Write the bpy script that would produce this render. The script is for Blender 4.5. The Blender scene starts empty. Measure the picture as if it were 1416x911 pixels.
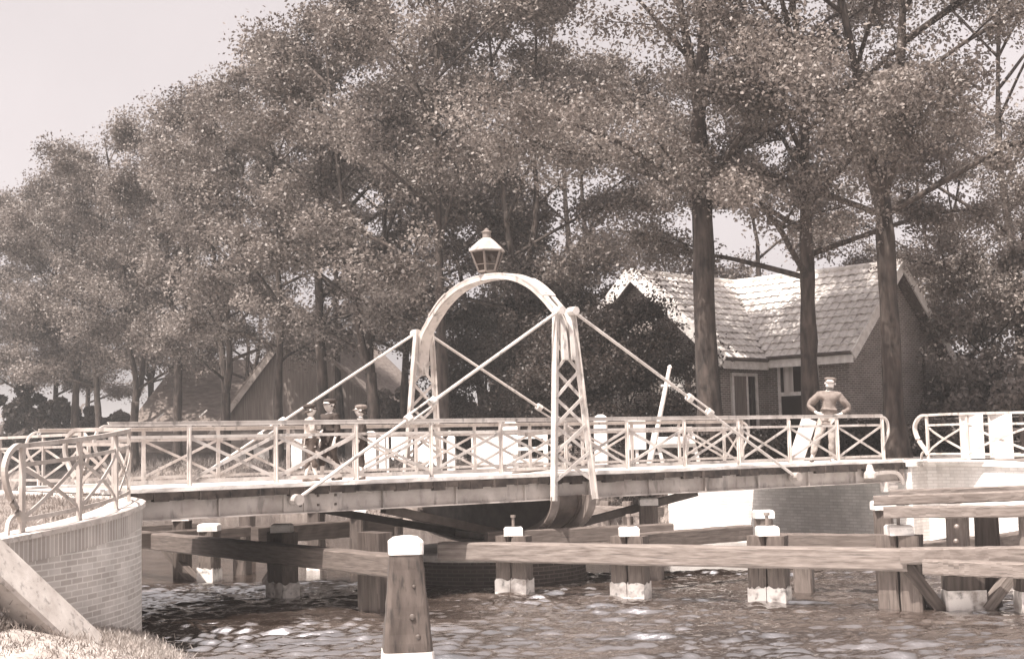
import bpy, bmesh, math, random
import numpy as np
from mathutils import Vector as V, Matrix
random.seed(7)
S = bpy.context.scene
COL = S.collection
PI = math.pi
# ------------------------------------------------------------------ camera
F = 1900.0; PITCH = math.radians(4.84); ROLL = math.radians(1.386); CZ = .53
fw = V((0, math.cos(PITCH), math.sin(PITCH))); up0 = V((0, -math.sin(PITCH), math.cos(PITCH))); rt0 = V((1, 0, 0))
RT = math.cos(ROLL)*rt0 - math.sin(ROLL)*up0
UP = math.cos(ROLL)*up0 + math.sin(ROLL)*rt0
cam = bpy.data.cameras.new('camera'); co = bpy.data.objects.new('camera', cam); COL.objects.link(co)
m = Matrix((RT, UP, -fw)).transposed().to_4x4(); m.translation = (0, 0, CZ); co.matrix_world = m
cam.sensor_width = 36; cam.lens = F/1416*36; cam.clip_end = 3000; cam.clip_start = .1
S.camera = co
def at(x, y, Y):
    """survey helper: the world point at ground distance Y seen at photo position x, y"""
    d = fw + RT*((x-708)/F) - UP*((y-455.5)/F)
    return V((0, 0, CZ)) + d*(Y/d.y)
def atz(x, y, z):
    d = fw + RT*((x-708)/F) - UP*((y-455.5)/F)
    return V((0, 0, CZ)) + d*((z-CZ)/d.z)
ANG = math.radians(34.8); UX, UY = math.cos(ANG), math.sin(ANG)
U3 = V((UX, UY, 0)); T3 = V((-UY, UX, 0)); Z3 = V((0, 0, 1))
def B(u, v, z=0.0):       # bridge frame: u along the bridge, v across it (away from us)
    return V((-4.77, 20.2, 0)) + U3*u + T3*v + Z3*z
WATER = -1.9
# ------------------------------------------------------------------ mesh builder
class MB:
    def __init__(s): s.v = []; s.f = []; s.mi = []; s.cur = 0; s.axd = {}
    def add(s, vs, fs):
        o = len(s.v); s.v += [tuple(p) for p in vs]
        for f in fs: s.f.append(tuple(i+o for i in f)); s.mi.append(s.cur)
    def hexa(s, a, b):      # two quads a (4 pts) and b (4 pts)
        s.add(list(a)+list(b), [(3,2,1,0),(4,5,6,7),(0,1,5,4),(1,2,6,5),(2,3,7,6),(3,0,4,7)])
    def box(s, c, hx, hy, hz):
        c, hx, hy, hz = V(c), V(hx), V(hy), V(hz)
        q = [c-hx-hy, c+hx-hy, c+hx+hy, c-hx+hy]
        s.hexa([p-hz for p in q], [p+hz for p in q])
    def abox(s, x0, x1, y0, y1, z0, z1):
        s.box(((x0+x1)/2,(y0+y1)/2,(z0+z1)/2), ((x1-x0)/2,0,0), (0,(y1-y0)/2,0), (0,0,(z1-z0)/2))
    def beam(s, p0, p1, w, h, up=Z3, taper=1.0):
        p0, p1 = V(p0), V(p1); d = (p1-p0).normalized()
        sd = d.cross(V(up))
        if sd.length < 1e-4: sd = d.cross(V((1,0,0)))
        sd.normalize(); u = sd.cross(d)
        def q(p, k): return [p-sd*w/2*k-u*h/2*k, p+sd*w/2*k-u*h/2*k, p+sd*w/2*k+u*h/2*k, p-sd*w/2*k+u*h/2*k]
        n0 = len(s.f); s.hexa(q(p0,1), q(p1,taper))
        for i in range(n0, len(s.f)): s.axd[i] = d.copy()
    def rough_beam(s, p0, p1, w, h, n=14, j=.005, up=Z3):
        p0, p1 = V(p0), V(p1); d = (p1-p0).normalized(); sd = d.cross(V(up)).normalized(); u = sd.cross(d)
        rings = []
        ch = min(w, h)*.1
        for i in range(n+1):
            p = p0.lerp(p1, i/n)
            prof = [(-w/2+ch,-h/2),(w/2-ch,-h/2),(w/2,-h/2+ch),(w/2,h/2-ch),(w/2-ch,h/2),(-w/2+ch,h/2),(-w/2,h/2-ch),(-w/2,-h/2+ch)]
            rings.append([p+sd*(a+random.uniform(-j,j))+u*(b+random.uniform(-j,j)) for a,b in prof])
        n0 = len(s.f); s.loft(rings)
        for i in range(n0, len(s.f)): s.axd[i] = d.copy()
    def loft(s, rings, cap=True, closed=True):
        n = len(rings[0]); vs = [p for r in rings for p in r]; fs = []
        for i in range(len(rings)-1):
            for k in range(n if closed else n-1):
                a = i*n+k; b = i*n+(k+1) % n
                fs.append((a, b, b+n, a+n))
        if cap and closed:
            fs.append(tuple(reversed(range(n)))); fs.append(tuple((len(rings)-1)*n+k for k in range(n)))
        s.add(vs, fs)
    def tube(s, pts, rad, n=8):
        pts = [V(p) for p in pts]
        if not hasattr(rad, '__len__'): rad = [rad]*len(pts)
        rings = []; ref = None
        for i, p in enumerate(pts):
            d = (pts[min(i+1, len(pts)-1)]-pts[max(i-1, 0)]).normalized()
            if ref is None:
                ref = d.cross(V((.31,.17,.93)));
                if ref.length < .05: ref = d.cross(V((1,0,0)))
            a = (ref - d*ref.dot(d)).normalized(); ref = a; b = d.cross(a)
            rings.append([p+(a*math.cos(2*PI*k/n)+b*math.sin(2*PI*k/n))*rad[i] for k in range(n)])
        s.loft(rings)
    def sweep(s, pts, side, w, t):   # flat bar: width w along 'side', thickness t in the bending plane
        pts = [V(p) for p in pts]; rings = []
        for i, p in enumerate(pts):
            d = (pts[min(i+1, len(pts)-1)]-pts[max(i-1, 0)]).normalized()
            sd = V(side) if not callable(side) else side(d)
            sd = (sd - d*sd.dot(d)).normalized(); nn = d.cross(sd)
            rings.append([p-sd*w/2-nn*t/2, p+sd*w/2-nn*t/2, p+sd*w/2+nn*t/2, p-sd*w/2+nn*t/2])
        s.loft(rings)
    def lathe(s, c, prof, n=12, rot=0.0, ax=None):
        c = V(c); rings = []
        for r, z in prof:
            rings.append([c+V((r*math.cos(rot+2*PI*k/n), r*math.sin(rot+2*PI*k/n), z)) for k in range(n)])
        s.loft(rings)
    def ball(s, c, rx, ry=None, rz=None, n=10, m=7):
        ry = ry or rx; rz = rz or rx; c = V(c); rings = []
        for i in range(m+1):
            a = -PI/2+PI*i/m; cr = max(math.cos(a), .02)
            rings.append([c+V((rx*cr*math.cos(2*PI*k/n), ry*cr*math.sin(2*PI*k/n), rz*math.sin(a))) for k in range(n)])
        s.loft(rings)
    def prism(s, poly, ext):
        poly = [V(p) for p in poly]; e = V(ext); n = len(poly)
        s.add(poly+[p+e for p in poly], [tuple(reversed(range(n))), tuple(range(n, 2*n))]+[(i,(i+1)%n,(i+1)%n+n,i+n) for i in range(n)])
    def build(s, name, mat, parent=None, loc=None, uv=False, smooth=False):
        o0 = V((0,0,0))
        if parent is not None:
            r = parent
            while r.parent: r = r.parent
            o0 = V(r.location)
        elif loc is not None: o0 = V(loc)
        me = bpy.data.meshes.new(name)
        me.from_pydata([(p[0]-o0.x, p[1]-o0.y, p[2]-o0.z) for p in s.v], [], s.f)
        bm = bmesh.new(); bm.from_mesh(me)
        bmesh.ops.recalc_face_normals(bm, faces=bm.faces[:]) ; bm.to_mesh(me); bm.free()
        for mm in (mat if isinstance(mat, (list, tuple)) else [mat]): me.materials.append(mm)
        if isinstance(mat, (list, tuple)):
            for i, p in enumerate(me.polygons): p.material_index = s.mi[i]
        if uv:
            l = me.uv_layers.new(name='UVMap')
            for p in me.polygons:
                n = p.normal
                if abs(n.z) < .95:
                    h = Z3.cross(n).normalized(); b = n.cross(h)
                else: h = V((1,0,0)); b = V((0,1,0))
                for li in p.loop_indices:
                    q = V(me.vertices[me.loops[li].vertex_index].co)
                    l.data[li].uv = (q.dot(h), q.dot(b))
        elif s.axd:
            l = me.uv_layers.new(name='UVMap'); ro = random.random()*40
            for p in me.polygons:
                h = s.axd.get(p.index, Z3); n = p.normal; b = n.cross(h)
                if b.length < .2: b = V((1,0,0)).cross(h) if abs(h.x) < .8 else V((0,1,0)).cross(h); h = n.cross(b)
                for li in p.loop_indices:
                    q = V(me.vertices[me.loops[li].vertex_index].co)
                    l.data[li].uv = (q.dot(h)+ro, q.dot(b)+ro)
        if smooth:
            for p in me.polygons: p.use_smooth = True
        o = bpy.data.objects.new(name, me); COL.objects.link(o)
        if parent is not None: o.parent = parent
        elif loc is not None: o.location = o0
        return o
def tag(o, label, cat, group=None, kind=None):
    if label: o['label'] = label
    if cat: o['category'] = cat
    if group: o['group'] = group
    if kind: o['kind'] = kind
    return o
def thing(name, label, cat, loc=(0,0,0), group=None):
    o = bpy.data.objects.new(name, None); COL.objects.link(o); o.location = loc; o.empty_display_size = .2
    return tag(o, label, cat, group)
def structure(o): o['kind'] = 'structure'; return o
# ------------------------------------------------------------------ materials
def sep(L):               # the whole place is seen through a brown-toned print: warm greys
    return (min(1, 1.03*L**.91), L, .96*L**1.05, 1)
def new_mat(name):
    m = bpy.data.materials.new(name); m.use_nodes = True
    nt = m.node_tree; return m, nt, nt.nodes['Principled BSDF']
def link(nt, a, b): nt.links.new(a, b)
def noise(nt, scale, detail=4, stretch=None, coord='Object', rough=.55):
    tc = nt.nodes.new('ShaderNodeTexCoord'); mp = nt.nodes.new('ShaderNodeMapping')
    if stretch: mp.inputs['Scale'].default_value = stretch
    link(nt, tc.outputs[coord], mp.inputs[0])
    n = nt.nodes.new('ShaderNodeTexNoise'); n.inputs['Scale'].default_value = scale; n.inputs['Detail'].default_value = detail
    n.inputs['Roughness'].default_value = rough
    link(nt, mp.outputs[0], n.inputs['Vector']); return n
def ramp(nt, src, stops):
    r = nt.nodes.new('ShaderNodeValToRGB'); e = r.color_ramp.elements
    while len(e) < len(stops): e.new(.5)
    for i, (p, c) in enumerate(stops): e[i].position = p; e[i].color = c
    link(nt, src, r.inputs[0]); return r
def bump(nt, bs, src, strength=.4, dist=.02):
    b = nt.nodes.new('ShaderNodeBump'); b.inputs['Strength'].default_value = strength; b.inputs['Distance'].default_value = dist
    link(nt, src, b.inputs['Height']); link(nt, b.outputs[0], bs.inputs['Normal']); return b
def pmat(name, a, b, scale=4, rough=.7, bmp=.25, dist=.01, stretch=None, detail=5, lo=.35, hi=.68, fine=None, coord='Object'):
    m, nt, bs = new_mat(name)
    n = noise(nt, scale, detail, stretch, coord)
    r = ramp(nt, n.outputs['Fac'], [(lo, sep(a)), (hi, sep(b))])
    out = r.outputs[0]
    if fine:              # second, finer layer of stains
        n2 = noise(nt, fine[0], 3, fine[2] if len(fine) > 2 else None, coord)
        r2 = ramp(nt, n2.outputs['Fac'], [(.56, (1,1,1,1)), (.7, (fine[1],)*3+(1,))])
        mx = nt.nodes.new('ShaderNodeMix'); mx.data_type = 'RGBA'; mx.blend_type = 'MULTIPLY'; mx.inputs[0].default_value = 1
        link(nt, out, mx.inputs[6]); link(nt, r2.outputs[0], mx.inputs[7]); out = mx.outputs[2]
    link(nt, out, bs.inputs['Base Color'])
    bs.inputs['Roughness'].default_value = rough
    if bmp: bump(nt, bs, n.outputs['Fac'], bmp, dist)
    return m
M = {}
M['white_iron'] = pmat('white_iron', .34, .52, 3, .5, .12, .004, fine=(8, .5, (1,1,.45)))
M['grey_iron'] = pmat('grey_iron', .26, .42, 2.5, .5, .1, .004, fine=(7, .6, (1,1,.3)))
M['dark_iron'] = pmat('dark_iron', .035, .075, 5, .55, .1, .004)
M['plate_iron'] = pmat('plate_iron', .1, .2, 3, .5, .1, .004)
M['white_paint'] = pmat('white_paint', .5, .72, 6, .6, .1, .004, fine=(12, .7))
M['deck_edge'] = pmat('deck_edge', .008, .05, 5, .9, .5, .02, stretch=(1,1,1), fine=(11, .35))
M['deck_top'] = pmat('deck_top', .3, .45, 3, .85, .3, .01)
M['timber'] = pmat('timber', .05, .115, 3.2, .85, .6, .014, stretch=(.9,6,6), lo=.28, hi=.78, fine=(3.2, .25, (.5,26,26)), coord='UV')
M['timber_pale'] = pmat('timber_pale', .07, .2, 3.2, .85, .6, .014, stretch=(.9,6,6), lo=.28, hi=.78, fine=(3.0, .25, (.45,26,26)), coord='UV')
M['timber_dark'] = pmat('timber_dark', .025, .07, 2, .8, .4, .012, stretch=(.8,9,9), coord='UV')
M['post_wood'] = pmat('post_wood', .028, .075, 7, .85, .6, .015, stretch=(1,1,.22), fine=(20, .45, (1,1,.2)))
M['tide_paint'] = pmat('tide_paint', .2, .58, 5, .8, .4, .01, lo=.3, hi=.55, fine=(9, .45))
M['stone'] = pmat('stone', .34, .5, 5, .85, .4, .012, fine=(14, .6))
M['plaster'] = pmat('plaster', .6, .78, 2.2, .85, .2, .01, fine=(7, .7))
M['pale_wall'] = pmat('pale_wall', .2, .32, 1.6, .9, .2, .01, fine=(4, .55))
M['bark'] = pmat('bark', .012, .06, 7, .95, 1.0, .05, stretch=(1,1,.22), fine=(3, .5))
M['earth'] = pmat('earth', .16, .3, 1.5, .95, .5, .03)
M['bank_soil'] = pmat('bank_soil', .22, .42, 2.5, .95, .8, .04, fine=(14, .55))
M['road'] = pmat('road', .3, .42, 1.2, .95, .3, .02)
M['grass_ground'] = pmat('grass_ground', .07, .2, 3, .95, .8, .05, fine=(16, .5))
M['cloth_dark'] = pmat('cloth_dark', .018, .035, 14, .9, .3, .004)
M['cloth_mid'] = pmat('cloth_mid', .1, .17, 14, .9, .3, .004)
M['cloth_light'] = pmat('cloth_light', .2, .36, 14, .9, .3, .004)
M['cloth_trouser'] = pmat('cloth_trouser', .045, .08, 14, .9, .3, .004)
M['cloth_worn'] = pmat('cloth_worn', .2, .38, 9, .9, .3, .004)
M['linen'] = pmat('linen', .72, .82, 6, .9, .2, .01)
M['skin'] = pmat('skin', .46, .55, 20, .6, .05, .002)
M['hair'] = pmat('hair', .02, .05, 30, .7, .2, .003)
M['eye'] = pmat('eye', .02, .02, 10, .3, 0)
M['shoe'] = pmat('shoe', .04, .07, 10, .5, .1, .003)
M['boards_dark'] = pmat('boards_dark', .1, .18, 3, .9, .3, .01, stretch=(6,6,.3))
M['thatch'] = pmat('thatch', .09, .17, 2.0, .95, .5, .03, stretch=(1,1,4))
M['tile'] = pmat('tile', .46, .66, 3, .25, .2, .005, fine=(9, .55))
M['curtain'] = pmat('curtain', .3, .6, 9, .9, .3, .01, stretch=(1,1,.05))
def glass_mat():
    m, nt, bs = new_mat('glass'); bs.inputs['Base Color'].default_value = sep(.015); bs.inputs['Roughness'].default_value = .06
    return m
M['glass'] = glass_mat()
def brick_mat(name, a, b, mortar, w=.22, h=.068):
    m, nt, bs = new_mat(name)
    tc = nt.nodes.new('ShaderNodeTexCoord'); t = nt.nodes.new('ShaderNodeTexBrick')
    link(nt, tc.outputs['UV'], t.inputs['Vector'])
    t.inputs['Scale'].default_value = 1; t.inputs['Brick Width'].default_value = w; t.inputs['Row Height'].default_value = h
    t.inputs['Mortar Size'].default_value = .009; t.inputs['Color1'].default_value = sep(a); t.inputs['Color2'].default_value = sep(b)
    t.inputs['Mortar'].default_value = sep(mortar); t.inputs['Bias'].default_value = -.1
    n = noise(nt, 1.7, 5); r = ramp(nt, n.outputs['Fac'], [(.35, (.72,.72,.72,1)), (.7, (1,1,1,1))])
    mx = nt.nodes.new('ShaderNodeMix'); mx.data_type = 'RGBA'; mx.blend_type = 'MULTIPLY'; mx.inputs[0].default_value = 1
    link(nt, t.outputs['Color'], mx.inputs[6]); link(nt, r.outputs[0], mx.inputs[7]); link(nt, mx.outputs[2], bs.inputs['Base Color'])
    bs.inputs['Roughness'].default_value = .9
    bb = bump(nt, bs, t.outputs['Fac'], .5, .008); bb.invert = True
    return m
M['brick'] = brick_mat('brick', .13, .2, .4)
M['brick_pale'] = brick_mat('brick_pale', .44, .6, .7)
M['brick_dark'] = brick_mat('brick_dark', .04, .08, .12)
M['brick_white'] = brick_mat('brick_white', .58, .72, .52)
def leaf_mat(name, a, b):
    m, nt, bs = new_mat(name)
    n = noise(nt, .42, 5); n2 = noise(nt, 9, 2)
    r = ramp(nt, n.outputs['Fac'], [(.36, sep(a)), (.66, sep(b))])
    r2 = ramp(nt, n2.outputs['Fac'], [(.3, (.65,.65,.65,1)), (.7, (1.25,1.25,1.25,1))])
    mx = nt.nodes.new('ShaderNodeMix'); mx.data_type = 'RGBA'; mx.blend_type = 'MULTIPLY'; mx.inputs[0].default_value = 1
    link(nt, r.outputs[0], mx.inputs[6]); link(nt, r2.outputs[0], mx.inputs[7])
    link(nt, mx.outputs[2], bs.inputs['Base Color']); bs.inputs['Roughness'].default_value = .55
    tr = nt.nodes.new('ShaderNodeBsdfTranslucent'); link(nt, mx.outputs[2], tr.inputs['Color'])
    ms = nt.nodes.new('ShaderNodeMixShader'); ms.inputs[0].default_value = .3
    link(nt, bs.outputs[0], ms.inputs[1]); link(nt, tr.outputs[0], ms.inputs[2])
    link(nt, ms.outputs[0], nt.nodes['Material Output'].inputs['Surface'])
    return m
M['leaf'] = leaf_mat('leaf', .06, .23)
M['leaf_dark'] = leaf_mat('leaf_dark', .025, .06)
M['leaf_pale'] = leaf_mat('leaf_pale', .16, .3)
M['grass'] = leaf_mat('grass_blades', .16, .36)
def water_mat():
    m, nt, bs = new_mat('water')
    n0 = noise(nt, .9, 5, (.6, 1.8, 1)); r = ramp(nt, n0.outputs['Fac'], [(.36, sep(.012)), (.66, sep(.055))])   # silt in the water
    link(nt, r.outputs[0], bs.inputs['Base Color']); bs.inputs['Roughness'].default_value = .03; bs.inputs['IOR'].default_value = 4.0; bs.inputs['Specular IOR Level'].default_value = .75
    n1 = noise(nt, 7, 4, (.8, 1.1, 1)); n2 = noise(nt, 24, 3, (.8, 1.1, 1))
    a = nt.nodes.new('ShaderNodeMath'); a.operation = 'MULTIPLY_ADD'; a.inputs[1].default_value = .35
    link(nt, n2.outputs['Fac'], a.inputs[0]); link(nt, n1.outputs['Fac'], a.inputs[2])
    bump(nt, bs, a.outputs[0], .6, .018)
    return m
M['water'] = water_mat()
# ------------------------------------------------------------------ world and sun
TO_SUN = V((-.46, -.58, 1.42)).normalized()
W = bpy.data.worlds.new('World'); S.world = W; W.use_nodes = True
nt = W.node_tree; bg = nt.nodes['Background']
sky = nt.nodes.new('ShaderNodeTexSky'); sky.sky_type = 'NISHITA'; sky.sun_disc = False
sky.sun_elevation = math.asin(TO_SUN.z); sky.sun_rotation = math.atan2(TO_SUN.x, TO_SUN.y)
sky.air_density = 1.0; sky.dust_density = 4.0; sky.ozone_density = 1.0
hs = nt.nodes.new('ShaderNodeHueSaturation'); hs.inputs['Saturation'].default_value = 0.0
link(nt, sky.outputs[0], hs.inputs['Color'])
mx = nt.nodes.new('ShaderNodeMix'); mx.data_type = 'RGBA'; mx.blend_type = 'MULTIPLY'; mx.inputs[0].default_value = 1
mx.inputs[7].default_value = (1.0, .91, .92, 1)
tcw = nt.nodes.new('ShaderNodeTexCoord'); nw = nt.nodes.new('ShaderNodeTexNoise'); nw.inputs['Scale'].default_value = 2.2; nw.inputs['Detail'].default_value = 5
link(nt, tcw.outputs['Generated'], nw.inputs['Vector']); rw_ = ramp(nt, nw.outputs['Fac'], [(.3, (.88,.88,.88,1)), (.72, (1.06,1.06,1.06,1))])
mw = nt.nodes.new('ShaderNodeMix'); mw.data_type = 'RGBA'; mw.blend_type = 'MULTIPLY'; mw.inputs[0].default_value = 1
link(nt, hs.outputs[0], mw.inputs[6]); link(nt, rw_.outputs[0], mw.inputs[7]); link(nt, mw.outputs[2], mx.inputs[6]); link(nt, mx.outputs[2], bg.inputs['Color'])
bg.inputs['Strength'].default_value = .1
sl = bpy.data.lights.new('sun', 'SUN'); sl.energy = 4.9; sl.angle = math.radians(.6); sl.color = (1, .94, .88)
so = bpy.data.objects.new('sun', sl); COL.objects.link(so); so.rotation_euler = TO_SUN.to_track_quat('Z', 'Y').to_euler()
so.location = (0, 0, 40)
vs = S.view_settings; vs.view_transform = 'Standard'; vs.look = 'None'; vs.exposure = 1.2; vs.gamma = 1; vs.use_curve_mapping = False
# ================================================================== THE SETTING
def axis(fine0, fine1, step, far0, far1):
    a = list(np.arange(fine0, fine1, step)); g = step; x = a[-1]
    while x < far1: g *= 1.25; x += g; a.append(min(x, far1))
    g = step; x = a[0]; lo = []
    while x > far0: g *= 1.25; x -= g; lo.append(max(x, far0))
    return np.array(lo[::-1]+a)
wx, wy = axis(-8.0, 9.0, .036, -400, 400), axis(14.8, 26, .036, -60, 700)
GX, GY = np.meshgrid(wx, wy); GZ = np.zeros_like(GX); rg = np.random.default_rng(5)
for i in range(48):
    lam = rg.uniform(.1, .32)*(1 if i < 38 else 4); th = rg.normal(PI*.5, .38); k = 2*PI/lam
    ph = k*(GX*math.cos(th)+GY*math.sin(th))+rg.uniform(0, 2*PI)
    GZ += .0135*lam*(1 if i < 38 else .6)*np.sin(ph+.5*np.sin(ph))
dxs = np.gradient(wx); dys = np.gradient(wy)
fade = np.clip((.13-np.maximum(dxs[None,:], dys[:,None]))/.08, 0, 1)
gust = .55+.45*np.sin(GX*.5+GY*.9+1.2*np.sin(GX*.37))*np.sin(GY*.33-GX*.21+.6)
GZ *= fade*(.55+.75*gust)
nx, ny = len(wx), len(wy)
wverts = np.stack([GX, GY, GZ+WATER], -1).reshape(-1, 3)
ii = (np.arange(ny-1)[:,None]*nx+np.arange(nx-1)[None,:]).reshape(-1)
wq4 = np.stack([ii, ii+1, ii+nx+1, ii+nx], 1)
wme = bpy.data.meshes.new('water'); wme.vertices.add(len(wverts)); wme.vertices.foreach_set('co', wverts.astype(np.float32).ravel())
wme.loops.add(wq4.size); wme.loops.foreach_set('vertex_index', wq4.astype(np.int32).ravel())
wme.polygons.add(len(wq4)); wme.polygons.foreach_set('loop_start', np.arange(0, wq4.size, 4, dtype=np.int32)); wme.polygons.foreach_set('use_smooth', np.ones(len(wq4), bool))
wme.update(calc_edges=True); wme.materials.append(M['water'])
wo_ = bpy.data.objects.new('water', wme); COL.objects.link(wo_); structure(wo_)
def smooth(t): t = max(0, min(1, t)); return t*t*(3-2*t)
END_R = 15.75; END_L = -1.3
# land beyond the canal (right bank): dyke road, lower fields behind
mb = MB()
us = [END_R+.02, END_R+.35, END_R+.8, END_R+1.3, END_R+2.0, END_R+3, 20, 22, 24, 27, 31, 36, 45, 60, 90, 150, 320, 700]
vsn = [-120, -60, -30, -14, -11, -8.6, -6.5, -4.84, -3.5, -2.2, -1.1, -.3, 3, 7.5, 7.52, 8, 9, 11, 13, 16, 20, 24, 28, 34, 42, 52, 64, 80, 100, 140, 200, 320, 700]
def zr(u, v):
    d = u-END_R
    z = -.02
    if v > 7.51: z = -2.3+2.28*smooth(d/2.6)
    low = smooth((u-21)/7)*smooth((v-14)/12)
    return z - 1.15*low
WUV = [(-.25,0.0),(-1.1,.12),(-2.2,.4),(-4.84,.02),(-8.6,-.52),(-14,-.9),(-120,-1)]
def ushift(v):
    if v > -.3: return 0.0
    for (v0,a0),(v1,a1) in zip(WUV[:-1], WUV[1:]):
        if v >= v1: return a0+(a1-a0)*(v0-v)/(v0-v1)+.12
    return 0.0
for i in range(len(us)-1):
    for j in range(len(vsn)-1):
        q = [(us[i],vsn[j]),(us[i+1],vsn[j]),(us[i+1],vsn[j+1]),(us[i],vsn[j+1])]
        mb.add([B(a+(ushift(b) if a < 20 else 0), b, zr(a, b)+(random.Random(int(a*91+b*17)).uniform(-.03,.03) if a > 20 else 0)) for a, b in q], [(0,1,2,3)])
structure(mb.build('ground', M['grass_ground']))
mb = MB()   # the road that comes off the bridge
mb.add([B(END_R+.05,0.1,.006),B(30,-.5,.006),B(30,4.6,.006),B(END_R+.05,3.9,.006)], [(0,1,2,3)])
structure(mb.build('road', M['road']))
# left bank: approach road level
WP = [(-9.5,3.0,-.75),(-7.3,8.5,-.5),(-5.8,12.5,-.36),(-5.29,14.2,-.29),(-4.93,15.4,-.22),(-4.76,16.3,-.16),(-4.72,17.0,-.11),(-4.82,17.8,-.07),(-5.08,18.5,-.05),(-5.45,19.05,-.03),(-5.98,19.36,-.02)]
def cat(P, n=6):       # smooth path through points
    P = [V(p) for p in P]; out = []
    for i in range(len(P)-1):
        a, b, c, d = P[max(i-1,0)], P[i], P[i+1], P[min(i+2,len(P)-1)]
        for k in range(n):
            t = k/n
            out.append(.5*((2*b)+(c-a)*t+(2*a-5*b+4*c-d)*t*t+(3*b-a-3*c+d)*t**3))
    out.append(P[-1]); return out
WPS = cat(WP, 5)
mb = MB()
ins = [p + V((-.5, .12, -.05)) for p in WPS]
outl = [V((p.x-38, p.y+5, -.3)) for p in WPS]
mid = [p.lerp(q, .06)+V((0,0,.12)) for p, q in zip(ins, outl)]
for i in range(len(WPS)-1):
    for a, b in ((WPS, ins), (ins, mid), (mid, outl)):
        dz = V((0,0,-.012)) if a is WPS else V((0,0,0))
        mb.add([a[i]+V((0,0,-.06)) if a is WPS else a[i], a[i+1]+V((0,0,-.06)) if a is WPS else a[i+1], b[i+1], b[i]], [(0,1,2,3)])
e0, e1, e2, e3 = WPS[-1]+V((0,0,-.06)), ins[-1], mid[-1], outl[-1]
f0, f1, f2 = B(END_L-.05, 0, -.08), B(END_L-.05, 4.4, -.08), B(END_L-.05, 14, -.1)
mb.add([e0, f0, f1, e1], [(0,1,2,3)]); mb.add([e1, f1, f2, e2], [(0,1,2,3)]); mb.add([e2, f2, B(END_L-.05, 120, -.3), e3], [(0,1,2,3)])
structure(mb.build('left_bank', M['grass_ground']))
# grassy foot of the bank below the wing wall, down to the waterline
WL = [(-4.9,17.75,WATER-.05),(-4.45,17.15,WATER-.05),(-3.9,16.2,WATER-.05),(-3.3,14.6,WATER-.05),(-2.7,12.5,WATER-.05),(-1.5,8,WATER-.05),(0,3,WATER-.05),(1,-8,WATER-.05)]
WB = [(-4.9,17.7,-1.85),(-4.78,17.0,-1.7),(-4.8,16.2,-1.52),(-5.0,15.3,-1.36),(-5.6,13.4,-1.0),(-7.5,8.5,-.9),(-9.6,3.0,-.9),(-12,-8,-.9)]
wl, wb = cat(WL, 8), cat(WB, 8)
mb = MB(); NS = 14
grid = []
for a, b in zip(wb, wl):
    row = []
    for k in range(NS+1):
        t = k/NS; p = a.lerp(b, t); p.z = a.z+(b.z-a.z)*t**1.6 + (random.uniform(-.03,.03) if 0 < k < NS else 0); row.append(p)
    grid.append(row)
mb.loft(grid, cap=False, closed=False)
structure(mb.build('foreshore', M['bank_soil']))
def grass_patch(name, pts, n, h, mat, label, seed=1):
    rg = np.random.default_rng(seed); P = np.array([[p.x,p.y,p.z] for p in pts])
    c = P[rg.integers(0, len(P), n)] + rg.normal(0, .09, (n,3))*np.array([1,1,.06])
    az = rg.uniform(0, 2*PI, n); hh = h*rg.uniform(.4,1.2,n); ln = rg.normal(0,.45,(n,2))*hh[:,None]; w = (.004+.006*rg.random(n))*(1 if h < .2 else 3)
    dx = np.stack([np.cos(az)*w, np.sin(az)*w, np.zeros(n)],1)
    tip = c+np.stack([ln[:,0], ln[:,1], hh],1)
    vv = np.stack([c-dx, c+dx, tip],1).reshape(-1,3)
    me = bpy.data.meshes.new(name); me.from_pydata(vv.tolist(), [], np.arange(3*n).reshape(-1,3).tolist()); me.materials.append(mat)
    o = bpy.data.objects.new(name, me); COL.objects.link(o); tag(o, label, 'grass', None, 'stuff'); return o
pts = []
for r in range(len(grid)-1):
    if grid[r][0].y < 9: continue
    for k in range(NS):
        for _ in range(3):
            a, b = random.random(), random.random()
            pts.append(grid[r][k].lerp(grid[r+1][k], a).lerp(grid[r][k+1].lerp(grid[r+1][k+1], a), b))
sa, sb = at(-45, 752, 13.2), at(120, 905, 14.1)
for i in range(260):
    t = random.random(); pts += [sa.lerp(sb, t)+V((-.12-random.random()*.25, -.2-random.random()*.2, -.3+random.random()*.06))]*6
grass_patch('grass', pts, 70000, .06, M['grass'], 'rough tufts of grass on the near bank below the curved brick wall', 3)
pts = []
for i in range(len(WPS)-1):
    for k in range(14):
        pts.append(ins[i].lerp(ins[i+1], random.random()) + V((-random.random()*2.4, random.random()*.4, random.uniform(-.02,.05))))
grass_patch('verge_grass', pts, 22000, .08, M['grass'], 'grass of the road verge behind the curved iron railing', 4)
pts = [B(END_R+.6+random.random()*2.2, random.uniform(7.7, 60), 0) for _ in range(3000)]
for p in pts:
    u = (p-B(0,0,0)).dot(U3); p.z = zr(u, 20 if u < 20 else 8)
grass_patch('bank_grass', pts, 12000, .4, M['grass'], 'long grass on the far canal bank seen under the bridge', 5)
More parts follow.
